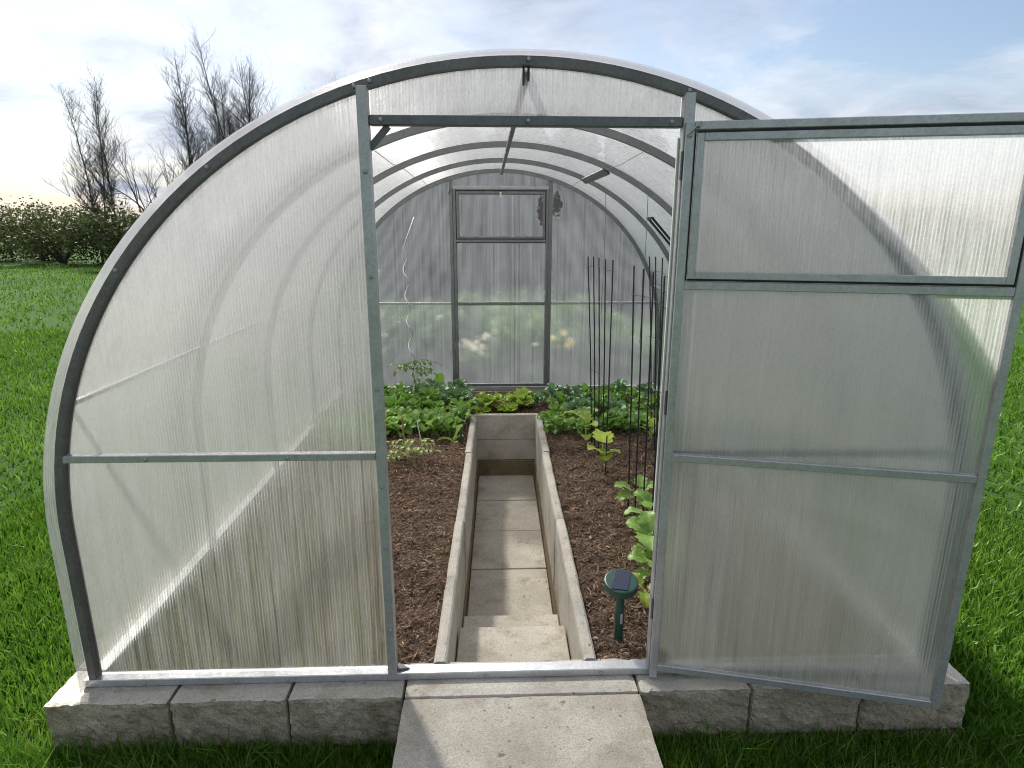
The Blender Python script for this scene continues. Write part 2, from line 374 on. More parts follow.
# ridge bar and side laths
m = MB()
for k in range(4): m.box(.006, .026, k*SP+.022, (k+1)*SP-.017, H-.016-.022, H-.018)
gp(m, 'ridge_bar', 'steel_dark')
def on_arch(a, off=0.):
    x, z = R*math.cos(a), BH*math.sin(a); nx, nz = math.cos(a)/R, math.sin(a)/BH; L = math.hypot(nx, nz)
    return x+off*nx/L, ZC+z+off*nz/L
x_, z_ = on_arch(math.radians(65.8), -.02); gp(MB().bar((x_, 2*SP+.015, z_), (x_, 3*SP-.015, z_), .05, .012, (.6,0,.8)), 'lath', 'steel_dark')
for a in (18, 162):
    x_, z_ = on_arch(math.radians(a), 0.); m = MB()
    for k in range(4): m.bar((x_, k*SP+.022, z_), (x_, (k+1)*SP-.018, z_), .014, .014)
    gp(m, 'side_rail', 'alu')
for sx in (-1, 1): gp(MB().box(sx*1.5-.024, sx*1.5+.024, .026, YB+.02, -.029, .003), 'sill_rail', 'zinc', bevel=.002)
gp(MB().box(-1.474, 1.474, YB-.02, YB+.022, -.006, .03), 'sill_rail', 'zinc', bevel=.002)
# roof sheets: two lengths meeting over the middle arch, the front one jutting out past the gable
for y0, y1, dz in ((-.062, .019, 0), (.021, 2*SP-.002, 0), (2*SP+.002, YB+.05, 0)):
    two_walls(gp(arch_sweep(MB(), .0170+dz if y0 > 0 else .0112, .0170+PT+dz if y0 > 0 else .0170, y0, y1, -.02, 96), 'roof_panel', 'poly_roof' if y1 > .1 else 'poly_edge', normals=True), lambda p: p.normal.dot(Vector((p.center.x, 0, max(0, p.center.z-ZC)))) > .3)
# opener of the roof vent
c0 = on_arch(math.radians(47), -.03); c1 = on_arch(math.radians(37), -.03); m = MB()
for dy in (-.06, .06): m.bar((c0[0], 2.5*SP+dy, c0[1]), (c1[0], 2.5*SP+dy, c1[1]), .014, .018, (0,1,0))
m.bar((c0[0], 2.5*SP-.065, c0[1]), (c0[0], 2.5*SP+.065, c0[1]), .016, .016); m.bar((c1[0], 2.5*SP-.065, c1[1]), (c1[0], 2.5*SP+.065, c1[1]), .016, .016)
gp(m, 'vent_opener', 'black')
# front sheets
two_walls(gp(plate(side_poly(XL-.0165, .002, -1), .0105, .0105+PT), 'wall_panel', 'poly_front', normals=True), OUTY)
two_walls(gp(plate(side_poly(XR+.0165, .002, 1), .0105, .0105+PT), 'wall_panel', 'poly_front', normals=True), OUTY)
two_walls(gp(plate(wall_poly(XL+.0165, XR-.0165, ZL+.002), .0155, .0155+PT), 'gable_panel', 'poly_top', normals=True), OUTY)
# rear wall
BL, BR, ZB = -.4364, .4606, .8287
two_walls(gp(plate(side_poly(BL-.016, .03, -1), YB+.017, YB+.017+PT), 'wall_panel', 'poly_rear', normals=True), OUTY)
two_walls(gp(plate(side_poly(BR+.016, .03, 1), YB+.017, YB+.017+PT), 'wall_panel', 'poly_rear_blot', normals=True), OUTY)
two_walls(gp(plate(wall_poly(BL+.0165, BR-.0165, 1.872), YB+.017, YB+.017+PT), 'gable_panel', 'poly_rear', normals=True), OUTY)
for x in (BL, BR):
    gp(MB().box(x-.0155, x+.0155, YB-.012, YB+.016, .031, zarch(x)-.018), 'rear_post', 'steel_mid', bevel=.002)
gp(MB().box(-1.48, BL-.016, YB-.012, YB+.016, ZB-.011, ZB+.011), 'cross_rail', bevel=.002)
gp(MB().box(BR+.016, 1.48, YB-.012, YB+.016, ZB-.011, ZB+.011), 'cross_rail', bevel=.002)
gp(MB().box(BL+.017, BR-.017, YB-.012, YB+.016, 1.845, 1.871), 'lintel', bevel=.002)
gp(MB().bar((BL-.02,YB-.014,1.80), (BL-.008,YB-.014,1.86), .004, .05, (0,1,0)), 'corner_brace')
def door(parent, w, loc, rz, pane_mat, label, z_mid, mirror=False):
    """frame of the door, with panes, the hinged upper window, gaskets and hinges as its pieces"""
    zt, zb, zw = 1.838, .012, 1.388
    m = MB(); t0, t1 = -.012, .012
    m.box(0,.026,t0,t1,zb-(.03 if pane_mat=='poly_door' else 0),zt).box(w-.024,w,t0,t1,zb,zt)
    m.box(.0245,w-.0245,t0,t1,zb,zb+.026).box(.0245,w-.0245,t0,t1,z_mid-.012,z_mid+.012)
    m.box(.0245,w-.0245,t0,t1,zw-.024,zw).box(.0245,w-.0245,t0,t1,zt-.023,zt)
    fm = M['steel_mid' if pane_mat=='poly_rear' else 'steel']
    d = m.build('door', fm, parent, bevel=.002); d.location = loc; d.rotation_euler.z = rz; d['label'] = label
    for a, b_ in ((zb+.027, z_mid-.0125), (z_mid+.0125, zw-.0245)):
        two_walls(MB().box(.025,w-.025,.003,.003+PT,a,b_).build('pane', M[pane_mat], d), OUTY)
    g = .0085
    f = MB(); a0, a1, b0, b1 = .024+g, w-.024-g, zw+g, zt-.023-g
    f.box(a0,a0+.021,t0-.003,t1-.003,b0,b1).box(a1-.021,a1,t0-.003,t1-.003,b0,b1)
    f.box(a0+.0212,a1-.0212,t0-.003,t1-.003,b0,b0+.021).box(a0+.0212,a1-.0212,t0-.003,t1-.003,b1-.021,b1)
    f.build('window_frame', fm, d, bevel=.0015)
    two_walls(MB().box(a0+.0215,a1-.0215,.002,.002+PT,b0+.0215,b1-.0215).build('window_pane', M['poly_rear_win' if pane_mat=='poly_rear' else pane_mat], d), OUTY)
    k = MB(); e = .0015
    k.box(.024+e,a0-e,-.004,.010,zw+e,zt-.023-e).box(a1+e,w-.024-e,-.004,.010,zw+e,zt-.023-e)
    k.box(a0,a1,-.004,.010,zw+e,b0-e).box(a0,a1,-.004,.010,b1+e,zt-.023-e)
    k.build('gasket', M['rubber'], d)
    for z in (.25, 1.0, 1.72): MB().tube([(-.004,.010,z-.04),(-.004,.010,z+.04)], .005, 8).build('hinge', M['steel_dark'], d)
    return d
DA = math.radians(-13.5)
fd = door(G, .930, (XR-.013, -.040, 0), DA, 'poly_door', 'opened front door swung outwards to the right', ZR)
m = MB().bar((.004,-.016,1.80), (.040,-.016,1.835), .003, .026, (0,1,0)); m.bolt((.012,-.018,1.80),.006).bolt((.035,-.018,1.825),.006); m.build('corner_plate', M['steel'], fd)
rd = door(G, BR-BL-.035, (BL+.0175, YB+.002, .02), 0, 'poly_rear', 'closed rear door with an upper window', ZB-.02)
m = MB().box(.42,.436,-.024,-.0155,1.755,1.80); m.build('window_latch', M['white_strip'], rd)
m = MB().bar((.835,-.026,.885), (.835,-.026,.92), .016, .016, (0,1,0)); m.build('latch', M['alu'], rd)
gp(MB().box(XR-.0215, XR-.0165, .004, .014, .6, 1.80), 'door_seal', 'white_strip')
# taut wires along the arches for tying plants, each a thing hung from the arches
for a, lab in ((math.radians(113.5), 'thin support wire strung along the arches under the left side of the roof'), (math.radians(66.6), 'thin support wire strung along the arches under the right side of the roof')):
    x_, z_ = on_arch(a, -.022); pts = []
    for k in (1, 2, 3, 4):
        pts.append((x_, k*SP, z_))
        if k < 4: pts.append((x_, (k+.5)*SP, z_-.012))
    tag(MB().tube(pts, .0016, 5).build('support_wire', M['twine']), lab, 'wire')
tw = [((1.18,1.02),1.45,.95,'pale twine hanging from the first inner arch beside the open door'), ((.86,2*SP),1.70,.9,'pale twine hanging under the flat lath on the right'),
      ((.78,3*SP),1.66,.9,'pale twine hanging above the back group of black rods'), ((1.30,1.75),1.15,.5,'pale twine hanging near the black vent opener')]
for (x, y), z, l, lab in tw:
    zz = zarch(x)-.02
    tag(MB().tube([(x,y,zz),(x+.004,y,zz-l*.5),(x-.004,y-.005,zz-l)], .0022, 5).build('garden_twine', M['twine']), lab, 'twine')

# ------------------------------------------------------------------ ground, foundation, threshold slab
m = MB(); D = 160.; hx, y0, y1 = 1.56, .03, YB+.10
m.add([(-D,-D,-.27),(D,-D,-.27),(D,D,-.27),(-D,D,-.27),(-hx,y0,-.27),(hx,y0,-.27),(hx,y1,-.27),(-hx,y1,-.27)],[(0,1,5,4),(1,2,6,5),(2,3,7,6),(3,0,4,7)])
tag(m.build('lawn_ground', M['ground']), 'green lawn around the greenhouse', kind='structure')
def rough_box(x0,x1,y0,y1,z0,z1,amp=.008,step=.02,seed=0,rough_all=False,round_=.006):
    """a box whose faces are gridded and broken by noise; the front face is split stone"""
    bm = bmesh.new(); bmesh.ops.create_cube(bm, size=1)
    for v in bm.verts: v.co = Vector(((x0+x1)/2+v.co.x*(x1-x0),(y0+y1)/2+v.co.y*(y1-y0),(z0+z1)/2+v.co.z*(z1-z0)))
    nb = [max(1,int(round((b_-a)/step))) for a,b_ in ((x0,x1),(y0,y1),(z0,z1))]
    for ax in range(3):
        for i in range(1, nb[ax]):
            p = [0,0,0]; lo, hi = ((x0,x1),(y0,y1),(z0,z1))[ax]; p[ax] = lo+(hi-lo)*i/nb[ax]; nn = [0,0,0]; nn[ax] = 1
            bmesh.ops.bisect_plane(bm, geom=bm.verts[:]+bm.edges[:]+bm.faces[:], plane_co=p, plane_no=nn)
    for v in bm.verts:
        c = v.co.copy(); e = sum((abs(c[a]-lo) < 1e-5 or abs(c[a]-hi) < 1e-5) for a,(lo,hi) in enumerate(((x0,x1),(y0,y1),(z0,z1))))
        if e >= 2:
            cc = Vector(((x0+x1)/2,(y0+y1)/2,(z0+z1)/2)); d = Vector([(-1 if c[a] > cc[a] else 1) if (abs(c[a]-lo)<1e-5 or abs(c[a]-hi)<1e-5) else 0 for a,(lo,hi) in enumerate(((x0,x1),(y0,y1),(z0,z1)))])
            v.co += d*round_*(.5+.9*abs(noise.noise(c*30+Vector((seed,0,0)))))
        fr = 1. if (abs(c.y-y0) < 1e-5 or rough_all) else .12
        q = noise.fractal(c*34+Vector((seed*3.1,1,2)), .9, 2., 5)
        if abs(c.y-y0) < 1e-5: v.co.y += amp*q
        elif abs(c.z-z1) < 1e-5: v.co.z += amp*fr*q
    me = bpy.data.meshes.new('m'); bm.to_mesh(me); bm.free(); return me
def rough_obj(name, mat, *a, top=None, **k):
    me = rough_box(*a, **k); me.name = name; me.materials.append(mat)
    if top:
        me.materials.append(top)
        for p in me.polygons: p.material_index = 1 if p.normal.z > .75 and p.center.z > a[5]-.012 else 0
    o = bpy.data.objects.new(name, me); COL.objects.link(o); return o
FB = [(-1.62,-1.205),(-1.20,-.805),(-.80,-.405),(.424,.822),(.826,1.225),(1.23,1.62)]
FL = ['rough split stone block at the left corner of the greenhouse front','rough split stone block under the left front panel beside the corner block','rough split stone block left of the concrete slab under the doorway',
      'rough split stone block right of the concrete slab under the opened door','rough split stone block under the outer half of the opened door','rough split stone block at the right corner of the greenhouse front']
for i, ((a, b_), lab) in enumerate(zip(FB, FL)):
    tag(rough_obj('foundation_block', M['stone'], a, b_, -.105, .075, -.235+.003*(i%2), -.031, .007, .014, i, top=M['kerb']), lab, 'stone block', 'split stone blocks along the greenhouse front')  # smooth tops, their sunlit paleness put into the colour
for i, (a, b_) in enumerate([(-1.6,-1.1),(-1.095,-.62),(-.615,-.41),(.43,.70),(.705,1.12),(1.125,1.6)]):
    labs = ['low grey stone half sunk in grass below the left corner block','low grey stone half sunk in grass below the left front panel','short grey stone half sunk in grass touching the left edge of the slab','short grey stone half sunk in grass touching the right edge of the slab','low grey stone half sunk in grass below the opened door','low grey stone half sunk in grass below the right corner block']
    tag(rough_obj('footing_stone', M['stone'], a, b_, -.125, .07, -.33, -.238, .008, .03, 20+i), labs[i], 'stone', 'footing stones under the front blocks')
tag(rough_obj('threshold_stone', M['kerb'], -.401, .420, -.103, .075, -.235, -.030, .002, .03, 11), 'long pale stone threshold under the door sill in front of the path', 'threshold')
tag(rough_obj('concrete_slab', M['ramp'], -.401, .424, -1.30, -.107, -.25, -.034, .002, .03, 12, round_=.004), 'wide rough concrete slab leading up to the greenhouse doorway', 'slab')
for sx, w in ((-1,'left'),(1,'right')):
    x0, x1 = sorted((sx*1.47, sx*1.62))
    tag(MB().box(x0, x1, .077, YB-.06, -.33, -.031).build('foundation_wall', M['stone'], bevel=.004), f'low stone foundation wall under the long {w} side of the greenhouse', 'foundation wall')
tag(MB().box(-1.62, 1.62, YB-.058, YB+.10, -.33, -.008).build('foundation_wall', M['stone'], bevel=.004), 'low stone foundation wall under the rear of the greenhouse', 'foundation wall')

# ------------------------------------------------------------------ sunken path
lin = lambda a, b_, t: a+(b_-a)*t
kx = lambda y, near, far: lin(near, far, (y-.06)/2.99)
YE = 3.054; ZF = -.54
LI, LO, RI, RO = (-.258,-.207), (-.311,-.259), (.243,.279), (.296,.334)
seg = [(.035,.62),(.625,1.155),(1.16,2.185),(2.19,YE-.003)]
seg = [(.035,1.155),(1.16,2.185),(2.19,YE-.006)]
posn = ['nearest the door sill','in the middle of the row','reaching the end wall of the path']
for side, I, O in (('left',LI,LO),('right',RI,RO)):
    for j, (a, b_) in enumerate(seg):
        m = MB(); dz = (.0,-.004,.003)[j]; off = (.0,.003,-.002)[j]*(1 if side=='left' else -1)
        xs = sorted
        i0,i1,o0,o1 = kx(a,*I)+off,kx(b_,*I)+off,kx(a,*O)+off,kx(b_,*O)+off
        l0,r0,l1,r1 = min(i0,o0),max(i0,o0),min(i1,o1),max(i1,o1)
        # rounded top profile swept along the board
        prof = [(0,-.40),(1,-.40),(1,-.022),(.93,-.009),(.78,-.001),(.5,0),(.22,-.001),(.07,-.009),(0,-.022)]
        n = len(prof); N = 14; base = 0
        for k in range(N+1):
            t = k/N; y = lin(a,b_,t); L, Rr = lin(l0,l1,t), lin(r0,r1,t)
            for u, z in prof:
                ch = .003*noise.noise(Vector((u*3,y*9,z*9+j)))
                m.v.append((lin(L,Rr,u)+ch, y, z+dz+(.002*noise.noise(Vector((u*2,y*14,j))) if z > -.1 else 0)))
        for k in range(N):
            for q in range(n): m.f.append((k*n+q,k*n+(q+1)%n,(k+1)*n+(q+1)%n,(k+1)*n+q))
        m.f += [tuple(reversed(range(n))), tuple(N*n+q for q in range(n))]
        tag(m.build('kerb_board', M['kerb'], normals=True), f'pale concrete edging board on the {side} side of the sunken path, {posn[j]}', 'edging board', 'concrete boards edging the sunken path')
    a, b_ = .04, YE; s_ = 1 if side=='left' else -1
    i0, i1 = kx(a,*I), kx(b_,*I)
    q = [(i0-s_*.05,a),(i0+s_*.006,a),(i1+s_*.006,b_),(i1-s_*.05,b_)]
    if s_ < 0: q = q[::-1]
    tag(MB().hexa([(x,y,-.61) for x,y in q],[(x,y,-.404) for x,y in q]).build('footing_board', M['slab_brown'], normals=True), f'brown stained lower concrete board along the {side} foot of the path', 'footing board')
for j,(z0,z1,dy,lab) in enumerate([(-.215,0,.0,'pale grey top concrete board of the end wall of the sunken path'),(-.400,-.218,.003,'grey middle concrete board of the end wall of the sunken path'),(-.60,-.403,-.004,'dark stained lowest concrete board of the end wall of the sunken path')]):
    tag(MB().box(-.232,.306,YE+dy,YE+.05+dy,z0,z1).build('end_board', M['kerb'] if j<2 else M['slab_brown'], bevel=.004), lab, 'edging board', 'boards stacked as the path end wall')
tl = ['nearest to the lower step','second from the lower step','third from the lower step','against the end wall of the path']
for j in range(4):
    ya, yb = 1.063+j*.4985, 1.063+(j+1)*.4985-.009
    if j==3: yb = YE-.006
    g = .004; q = []
    for y, sx in ((ya,0),(ya,1),(yb,1),(yb,0)):
        q.append(((kx(y,*LI)+.007+g, y) if sx==0 else (kx(y,*RI)-.007-g, y)))
    dz = (.0,.002,-.001,.001)[j]
    m = MB().hexa([(x,y,-.60) for x,y in q],[(x,y,ZF+dz) for x,y in q])
    tag(m.build('paving_slab', M['slab'], bevel=.003), f'square stained concrete paving slab on the path floor, {tl[j]}', 'paving slab', 'paving slabs of the sunken path')
for ya, yb, z, lab in ((.078,.567,-.24,'broad pale concrete step just inside the door sill'),(.50,.868,-.39,'narrow visible lower concrete step between the broad step and the path floor'),):
    q = [(kx(ya,*LI)+.008,ya),(kx(ya,*RI)-.008,ya),(kx(yb,*RI)-.008,yb),(kx(yb,*LI)+.008,yb)]
    tag(MB().hexa([(x,y,z-.08) for x,y in q],[(x,y,z) for x,y in q]).build('step_slab', M['slab'], bevel=.004), lab, 'step')
q = [(kx(.10,*LI)+.008,.10),(kx(.10,*RI)-.008,.10),(kx(1.06,*RI)-.008,1.06),(kx(1.06,*LI)+.008,1.06)]
q = [(kx(.10,*LI)-.02,.10),(kx(.10,*RI)+.02,.10),(kx(YE,*RI)+.02,YE+.03),(kx(YE,*LI)-.02,YE+.03)]
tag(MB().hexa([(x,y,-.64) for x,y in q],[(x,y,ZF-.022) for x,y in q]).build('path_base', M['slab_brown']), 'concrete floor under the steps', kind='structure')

# ------------------------------------------------------------------ soil beds
ZS = -.045
def soil_z(x, y):
    h = .024*noise.fractal(Vector((x*5,y*5,3)), .8, 2., 4)+.014*noise.noise(Vector((x*22,y*22,1)))+.005*noise.noise(Vector((x*60,y*60,7)))
    return ZS+h
def soil(name, xa, xb, ya, yb, lab, step=.018):
    nx, ny = int((1.3)/step), int((yb-ya)/step); V = []; 
    for j in range(ny+1):
        y = lin(ya,yb,j/ny); a, b_ = xa(y), xb(y)
        for i in range(nx+1):
            x = lin(a,b_,i/nx); V.append((x,y,soil_z(x,y)))
    i, j = np.meshgrid(np.arange(nx), np.arange(ny)); k = (j*(nx+1)+i).ravel()
    F = np.stack([k,k+1,k+nx+2,k+nx+1],1)
    return tag(big_mesh(name, np.array(V), F, M['soil'], smooth=True), lab, kind='structure')
soil('soil_bed', lambda y: -1.472, lambda y: kx(y,*LO)+.004, .026, YB-.05, 'dark brown bark soil left of the path')
soil('soil_bed', lambda y: kx(y,*RO)-.004, lambda y: 1.472, .026, YB-.05, 'dark brown bark soil right of the path')
soil('soil_bed', lambda y: kx(YE,*LO)-.02, lambda y: kx(YE,*RO)+.02, YE+.052, YB-.05, 'dark brown bark soil behind the path end wall')
def chips(n):
    xs = RNG.uniform(-1.46,1.46,n*2); ys = .05+(YB-.13)*RNG.beta(.9,1.35,n*2)
    lo = np.array([kx(y,*LO) for y in ys]); ro = np.array([kx(y,*RO) for y in ys])
    ok = ((xs<lo-.008)|(xs>ro+.008)|(ys>YE+.07))&((xs>-1.1)|(RNG.random(n*2)<.3)); xs, ys = xs[ok][:n], ys[ok][:n]; n = len(xs)
    z = np.array([soil_z(x,y) for x,y in zip(xs,ys)])+RNG.uniform(-.002,.006,n)
    # crumbs carried on to the slabs, the steps and the boards
    ex = []
    for _ in range(520):
        y = RNG.uniform(1.08,3.03); u = RNG.random(); u = u**2*.5 if RNG.random()<.5 else 1-u**2*.5; ex.append((lin(kx(y,*LI)+.02,kx(y,*RI)-.02,u),y,ZF+.004))
    for _ in range(60): y = RNG.uniform(.09,.55); ex.append((RNG.uniform(-.23,.22),y,-.238))
    for _ in range(240):
        y = RNG.uniform(.05,3.0); I, O = ((LI,LO),(RI,RO))[RNG.integers(2)]; ex.append((lin(kx(y,*I),kx(y,*O),RNG.uniform(.35,.97)),y,.003))
    for _ in range(30): ex.append((RNG.uniform(-.39,.41),-RNG.uniform(.03,.9)**1.5-.03,-.032))
    ex = np.array(ex); xs = np.concatenate([xs,ex[:,0]]); ys = np.concatenate([ys,ex[:,1]]); z = np.concatenate([z,ex[:,2]]); n0_ = n; n = len(xs)
    L = RNG.lognormal(-4.88,.55,n).clip(.003,.028); L[n0_:] *= .30; W = L*RNG.uniform(.10,.38,n); W[n0_:] = L[n0_:]*.5; th = RNG.uniform(0,2*PI,n); ti = RNG.normal(0,.45,n); ro_ = RNG.normal(0,.5,n); ti[n0_:] *= .2; ro_[n0_:] *= .2
    d = np.stack([np.cos(th)*np.cos(ti),np.sin(th)*np.cos(ti),np.sin(ti)],1); s_ = np.stack([-np.sin(th)*np.cos(ro_),np.cos(th)*np.cos(ro_),np.sin(ro_)],1)
    c = np.stack([xs,ys,z],1); up = np.cross(d,s_); up *= np.sign(up[:,2:3])
    a = (d*L[:,None]); b_ = s_*W[:,None]
    V = np.stack([c-a, c-b_*.8, c+a*.95, c+b_, c+up*(W*.55)[:,None]],1).reshape(-1,3)
    k = np.arange(n)*5
    F = np.concatenate([np.stack([k,k+1,k+4],1),np.stack([k+1,k+2,k+4],1),np.stack([k+2,k+3,k+4],1),np.stack([k+3,k,k+4],1)])
    tone = np.repeat(RNG.beta(1.6,2.2,n),5)
    return tag(big_mesh('bark_mulch', V, F, M['chips'], tone), 'loose shredded bark mulch strewn over the soil beds', 'mulch', kind='stuff')
chips(135000)

# ------------------------------------------------------------------ plants
class Leafy(MB):
    def __init__(s): super().__init__(); s.tone = []
    def leaf(s, base, az, el, pet, L, W, droop=.6, fold=.25, wav=.0, shape='oval', nl=7, nw=4, roll=0, cup=0, rng=random):
        d0 = Vector((math.cos(az), math.sin(az), 0)); p = Vector(base); side0 = Vector((-math.sin(az), math.cos(az), 0))
        e = el; pts = [p.copy()]
        d = d0*math.cos(e)+Vector((0,0,1))*math.sin(e)
        if pet > 0:
            q = [p, p+d*pet*.5+Vector((0,0,-.002)), p+d*pet]; n0 = len(s.v); s.tube(q, [.0028,.0024,.002], 5, False); s.tone += [.6]*(len(s.v)-n0); p = q[-1].copy()
        n0 = len(s.v); lv = rng.uniform(0,.75)**1.5; ph = rng.uniform(0,6.28); ph2 = rng.uniform(0,6.28)
        if shape == 'heart': nl, nw = 16, 7
        for i in range(nl+1):
            t = i/nl
            if shape == 'oval': w = math.sin(PI*min(1,max(0,(t*.93+.05)))**.85)**.75
            elif shape == 'obov': w = (.18+.95*t**1.1)*math.sqrt(max(0,1-t**6))
            elif shape == 'heart': w = (math.sqrt(max(0,1-(2*(t-.42)/1.16)**2)))*(1-.25*t)
            else: w = math.sin(PI*(t*.96+.02))**1.2
            if i == nl: w *= .25
            ee = e-droop*t*t*1.6; d = d0*math.cos(ee)+Vector((0,0,1))*math.sin(ee)
            if i: p = p+d*(L/nl)
            nrm = side0.cross(d)*-1
            if nrm.z < 0 and el < 1.2: nrm = -nrm
            sd = side0*math.cos(roll)+nrm*math.sin(roll)
            for k in range(-nw, nw+1):
                u = k/nw; ww = W*.5*w
                q2 = (t-.42*abs(u)+.03)*5.2; off = (.035*W*math.cos(2*PI*q2)*abs(u)*(1-abs(u))*-2 if shape=='heart' else 0)+fold*abs(u)*ww+cup*ww*u*u+wav*W*abs(u)*math.sin(t*11+ph+(2 if u<0 else 0))*.8+wav*.4*W*u*u*math.sin(t*23+ph2)
                edge = 1+(.13*math.sin(t*24+ph+u) if shape=='heart' and abs(k)==nw else 0)
                s.v.append(tuple(p+sd*u*ww*edge+nrm*off)); q_ = (t-.42*abs(u)+.03)*5.2; s.tone.append(1. if k==0 else (min(1,lv+.55) if shape=='heart' and abs(q_-round(q_)) < .13 and abs(u) < .92 else lv))
        c = 2*nw+1
        for i in range(nl):
            for k in range(2*nw): s.f.append((n0+i*c+k,n0+i*c+k+1,n0+(i+1)*c+k+1,n0+(i+1)*c+k))
    def stem(s, pts, r): n0 = len(s.v); s.tube(pts, r, 6); s.tone += [.5]*(len(s.v)-n0)
    def done(s, name, mat, parent=None):
        o = s.build(name, mat, parent, smooth=True); a = o.data.attributes.new('tone','FLOAT','POINT'); a.data.foreach_set('value', s.tone); return o
def cabbage(sc, seed, nleaf=15):
    r = random.Random(seed); m = Leafy()
    for i in range(nleaf):
        t = i/nleaf; az = i*2.4+r.uniform(-.4,.4); el = lin(.55,1.35,t)+r.uniform(-.2,.2); L = sc*r.uniform(.075,.115)*lin(1.,.7,t)
        m.leaf((0,0,.01+.05*t), az, el, sc*r.uniform(.06,.125)*lin(1.,.75,t), L, L*r.uniform(.75,1.), r.uniform(.5,1.5), r.uniform(.1,.3), .05, 'oval', roll=r.uniform(-.7,.7), cup=.25, rng=r)
    return m
def radish(sc, seed, nleaf=18):
    r = random.Random(seed); m = Leafy()
    for i in range(nleaf):
        t = i/nleaf; L = sc*r.uniform(.065,.105)
        m.leaf((r.uniform(-.05,.05),r.uniform(-.04,.04),.0), r.uniform(0,6.28), r.uniform(.55,1.4), sc*r.uniform(.03,.10), L, L*r.uniform(.65,.9), r.uniform(.6,1.6), .15, .06, 'oval', 6, 3, roll=r.uniform(-.7,.7), cup=.15, rng=r)
    return m
def lettuce(sc, seed, nleaf=22):
    r = random.Random(seed); m = Leafy()
    for i in range(nleaf):
        t = i/nleaf; az = i*2.4; L = sc*lin(.13,.07,t)*r.uniform(.85,1.1)
        m.leaf((0,0,.005), az, lin(.6,1.45,t)+r.uniform(-.15,.15), 0, L, L*r.uniform(.85,1.15), r.uniform(.1,.6), .15, .16, 'obov', 9, 5, cup=.35, rng=r)
    return m
protos = {}
def proto(kind, k):
    if (kind,k) in protos: return protos[kind,k]
    if kind=='cabbage': o = cabbage(1., 100+k).done('cabbage_plant', M['cabbage'])
    elif kind=='green': o = cabbage(1.0, 200+k, 14).done('cabbage_plant', M['cabbage_green'])
    elif kind=='radish': o = radish(1., 300+k).done('radish_plant', M['radish'])
    elif kind=='lettuce': o = lettuce(1., 400+k).done('lettuce_plant', M['lettuce'])
    protos[kind,k] = o; o['fresh'] = 1; return o
def put(kind, k, x, y, sc, lab, cat, grp, rz=None):
    o = proto(kind, k)
    if o.get('fresh'): del o['fresh']
    else: o = o.copy(); COL.objects.link(o)
    o.location = (x,y,soil_z(x,y)-.004); o.rotation_euler = (random.uniform(-.06,.06),random.uniform(-.06,.06),random.uniform(0,6.28) if rz is None else rz); o.scale = (sc,)*3
    return tag(o, lab, cat, grp)
R2 = random.Random(5)
for side, xs in (('left', [-.38,-.55,-.72,-.89,-1.07,-1.26]), ('right', [.46,.63,.80,.97,1.14,1.31])):
    for row, y, nm in ((0,3.62,'rear row'),(1,3.34,'middle row'),(2,3.12,'inner row')):
        for i, x in enumerate(xs):
            kd = 'green' if R2.random() < .6 else 'cabbage'
            col_ = 'deep green' if kd=='green' else 'blue-green'
            put(kd, R2.randrange(3), x+R2.uniform(-.04,.04)+(.05 if row==1 else 0)*(-1 if side=='left' else 1), y+R2.uniform(-.05,.05), R2.uniform(.9,1.2) if side=='left' else R2.uniform(.8,1.02),
                f'{col_} cabbage in the {nm} of the {side} bed, {ORD[i]} from the path', 'cabbage', 'cabbages in the rows across the back of the beds')
    for row, y, nm in ((0,2.92,'second leafy row'),(1,2.72,'front leafy row')):
        n = 8; x0, x1 = (-.40,-1.34) if side=='left' else (.42,1.36)
        for i in range(n):
            x = lin(x0,x1,i/(n-1))+R2.uniform(-.025,.025)
            put('radish', R2.randrange(4), x, y+R2.uniform(-.03,.03), R2.uniform(.9,1.15)*(1.15 if side=='left' else .98),
                f'bushy radish in the {nm} of the {side} bed, {ORD[i]} from the path', 'radish', 'radishes in the leafy front rows')
put('lettuce',0,-.11,3.36,1.35,'yellow-green lettuce behind the left end of the path end wall','lettuce','lettuces behind the path end wall')
put('lettuce',1,.17,3.42,1.5,'largest yellow-green lettuce behind the right half of the path end wall','lettuce','lettuces behind the path end wall')
put('lettuce',2,.06,3.22,1.0,'small yellow-green lettuce touching the top of the path end wall','lettuce','lettuces behind the path end wall')
put('lettuce',1,-.17,3.22,.8,'smallest yellow-green lettuce on the left corner of the path end wall','lettuce','lettuces behind the path end wall',1.)
put('cabbage',1,.33,3.42,.8,'small blue-green cabbage plant beside the largest lettuce','cabbage','cabbages in the rows across the back of the beds')
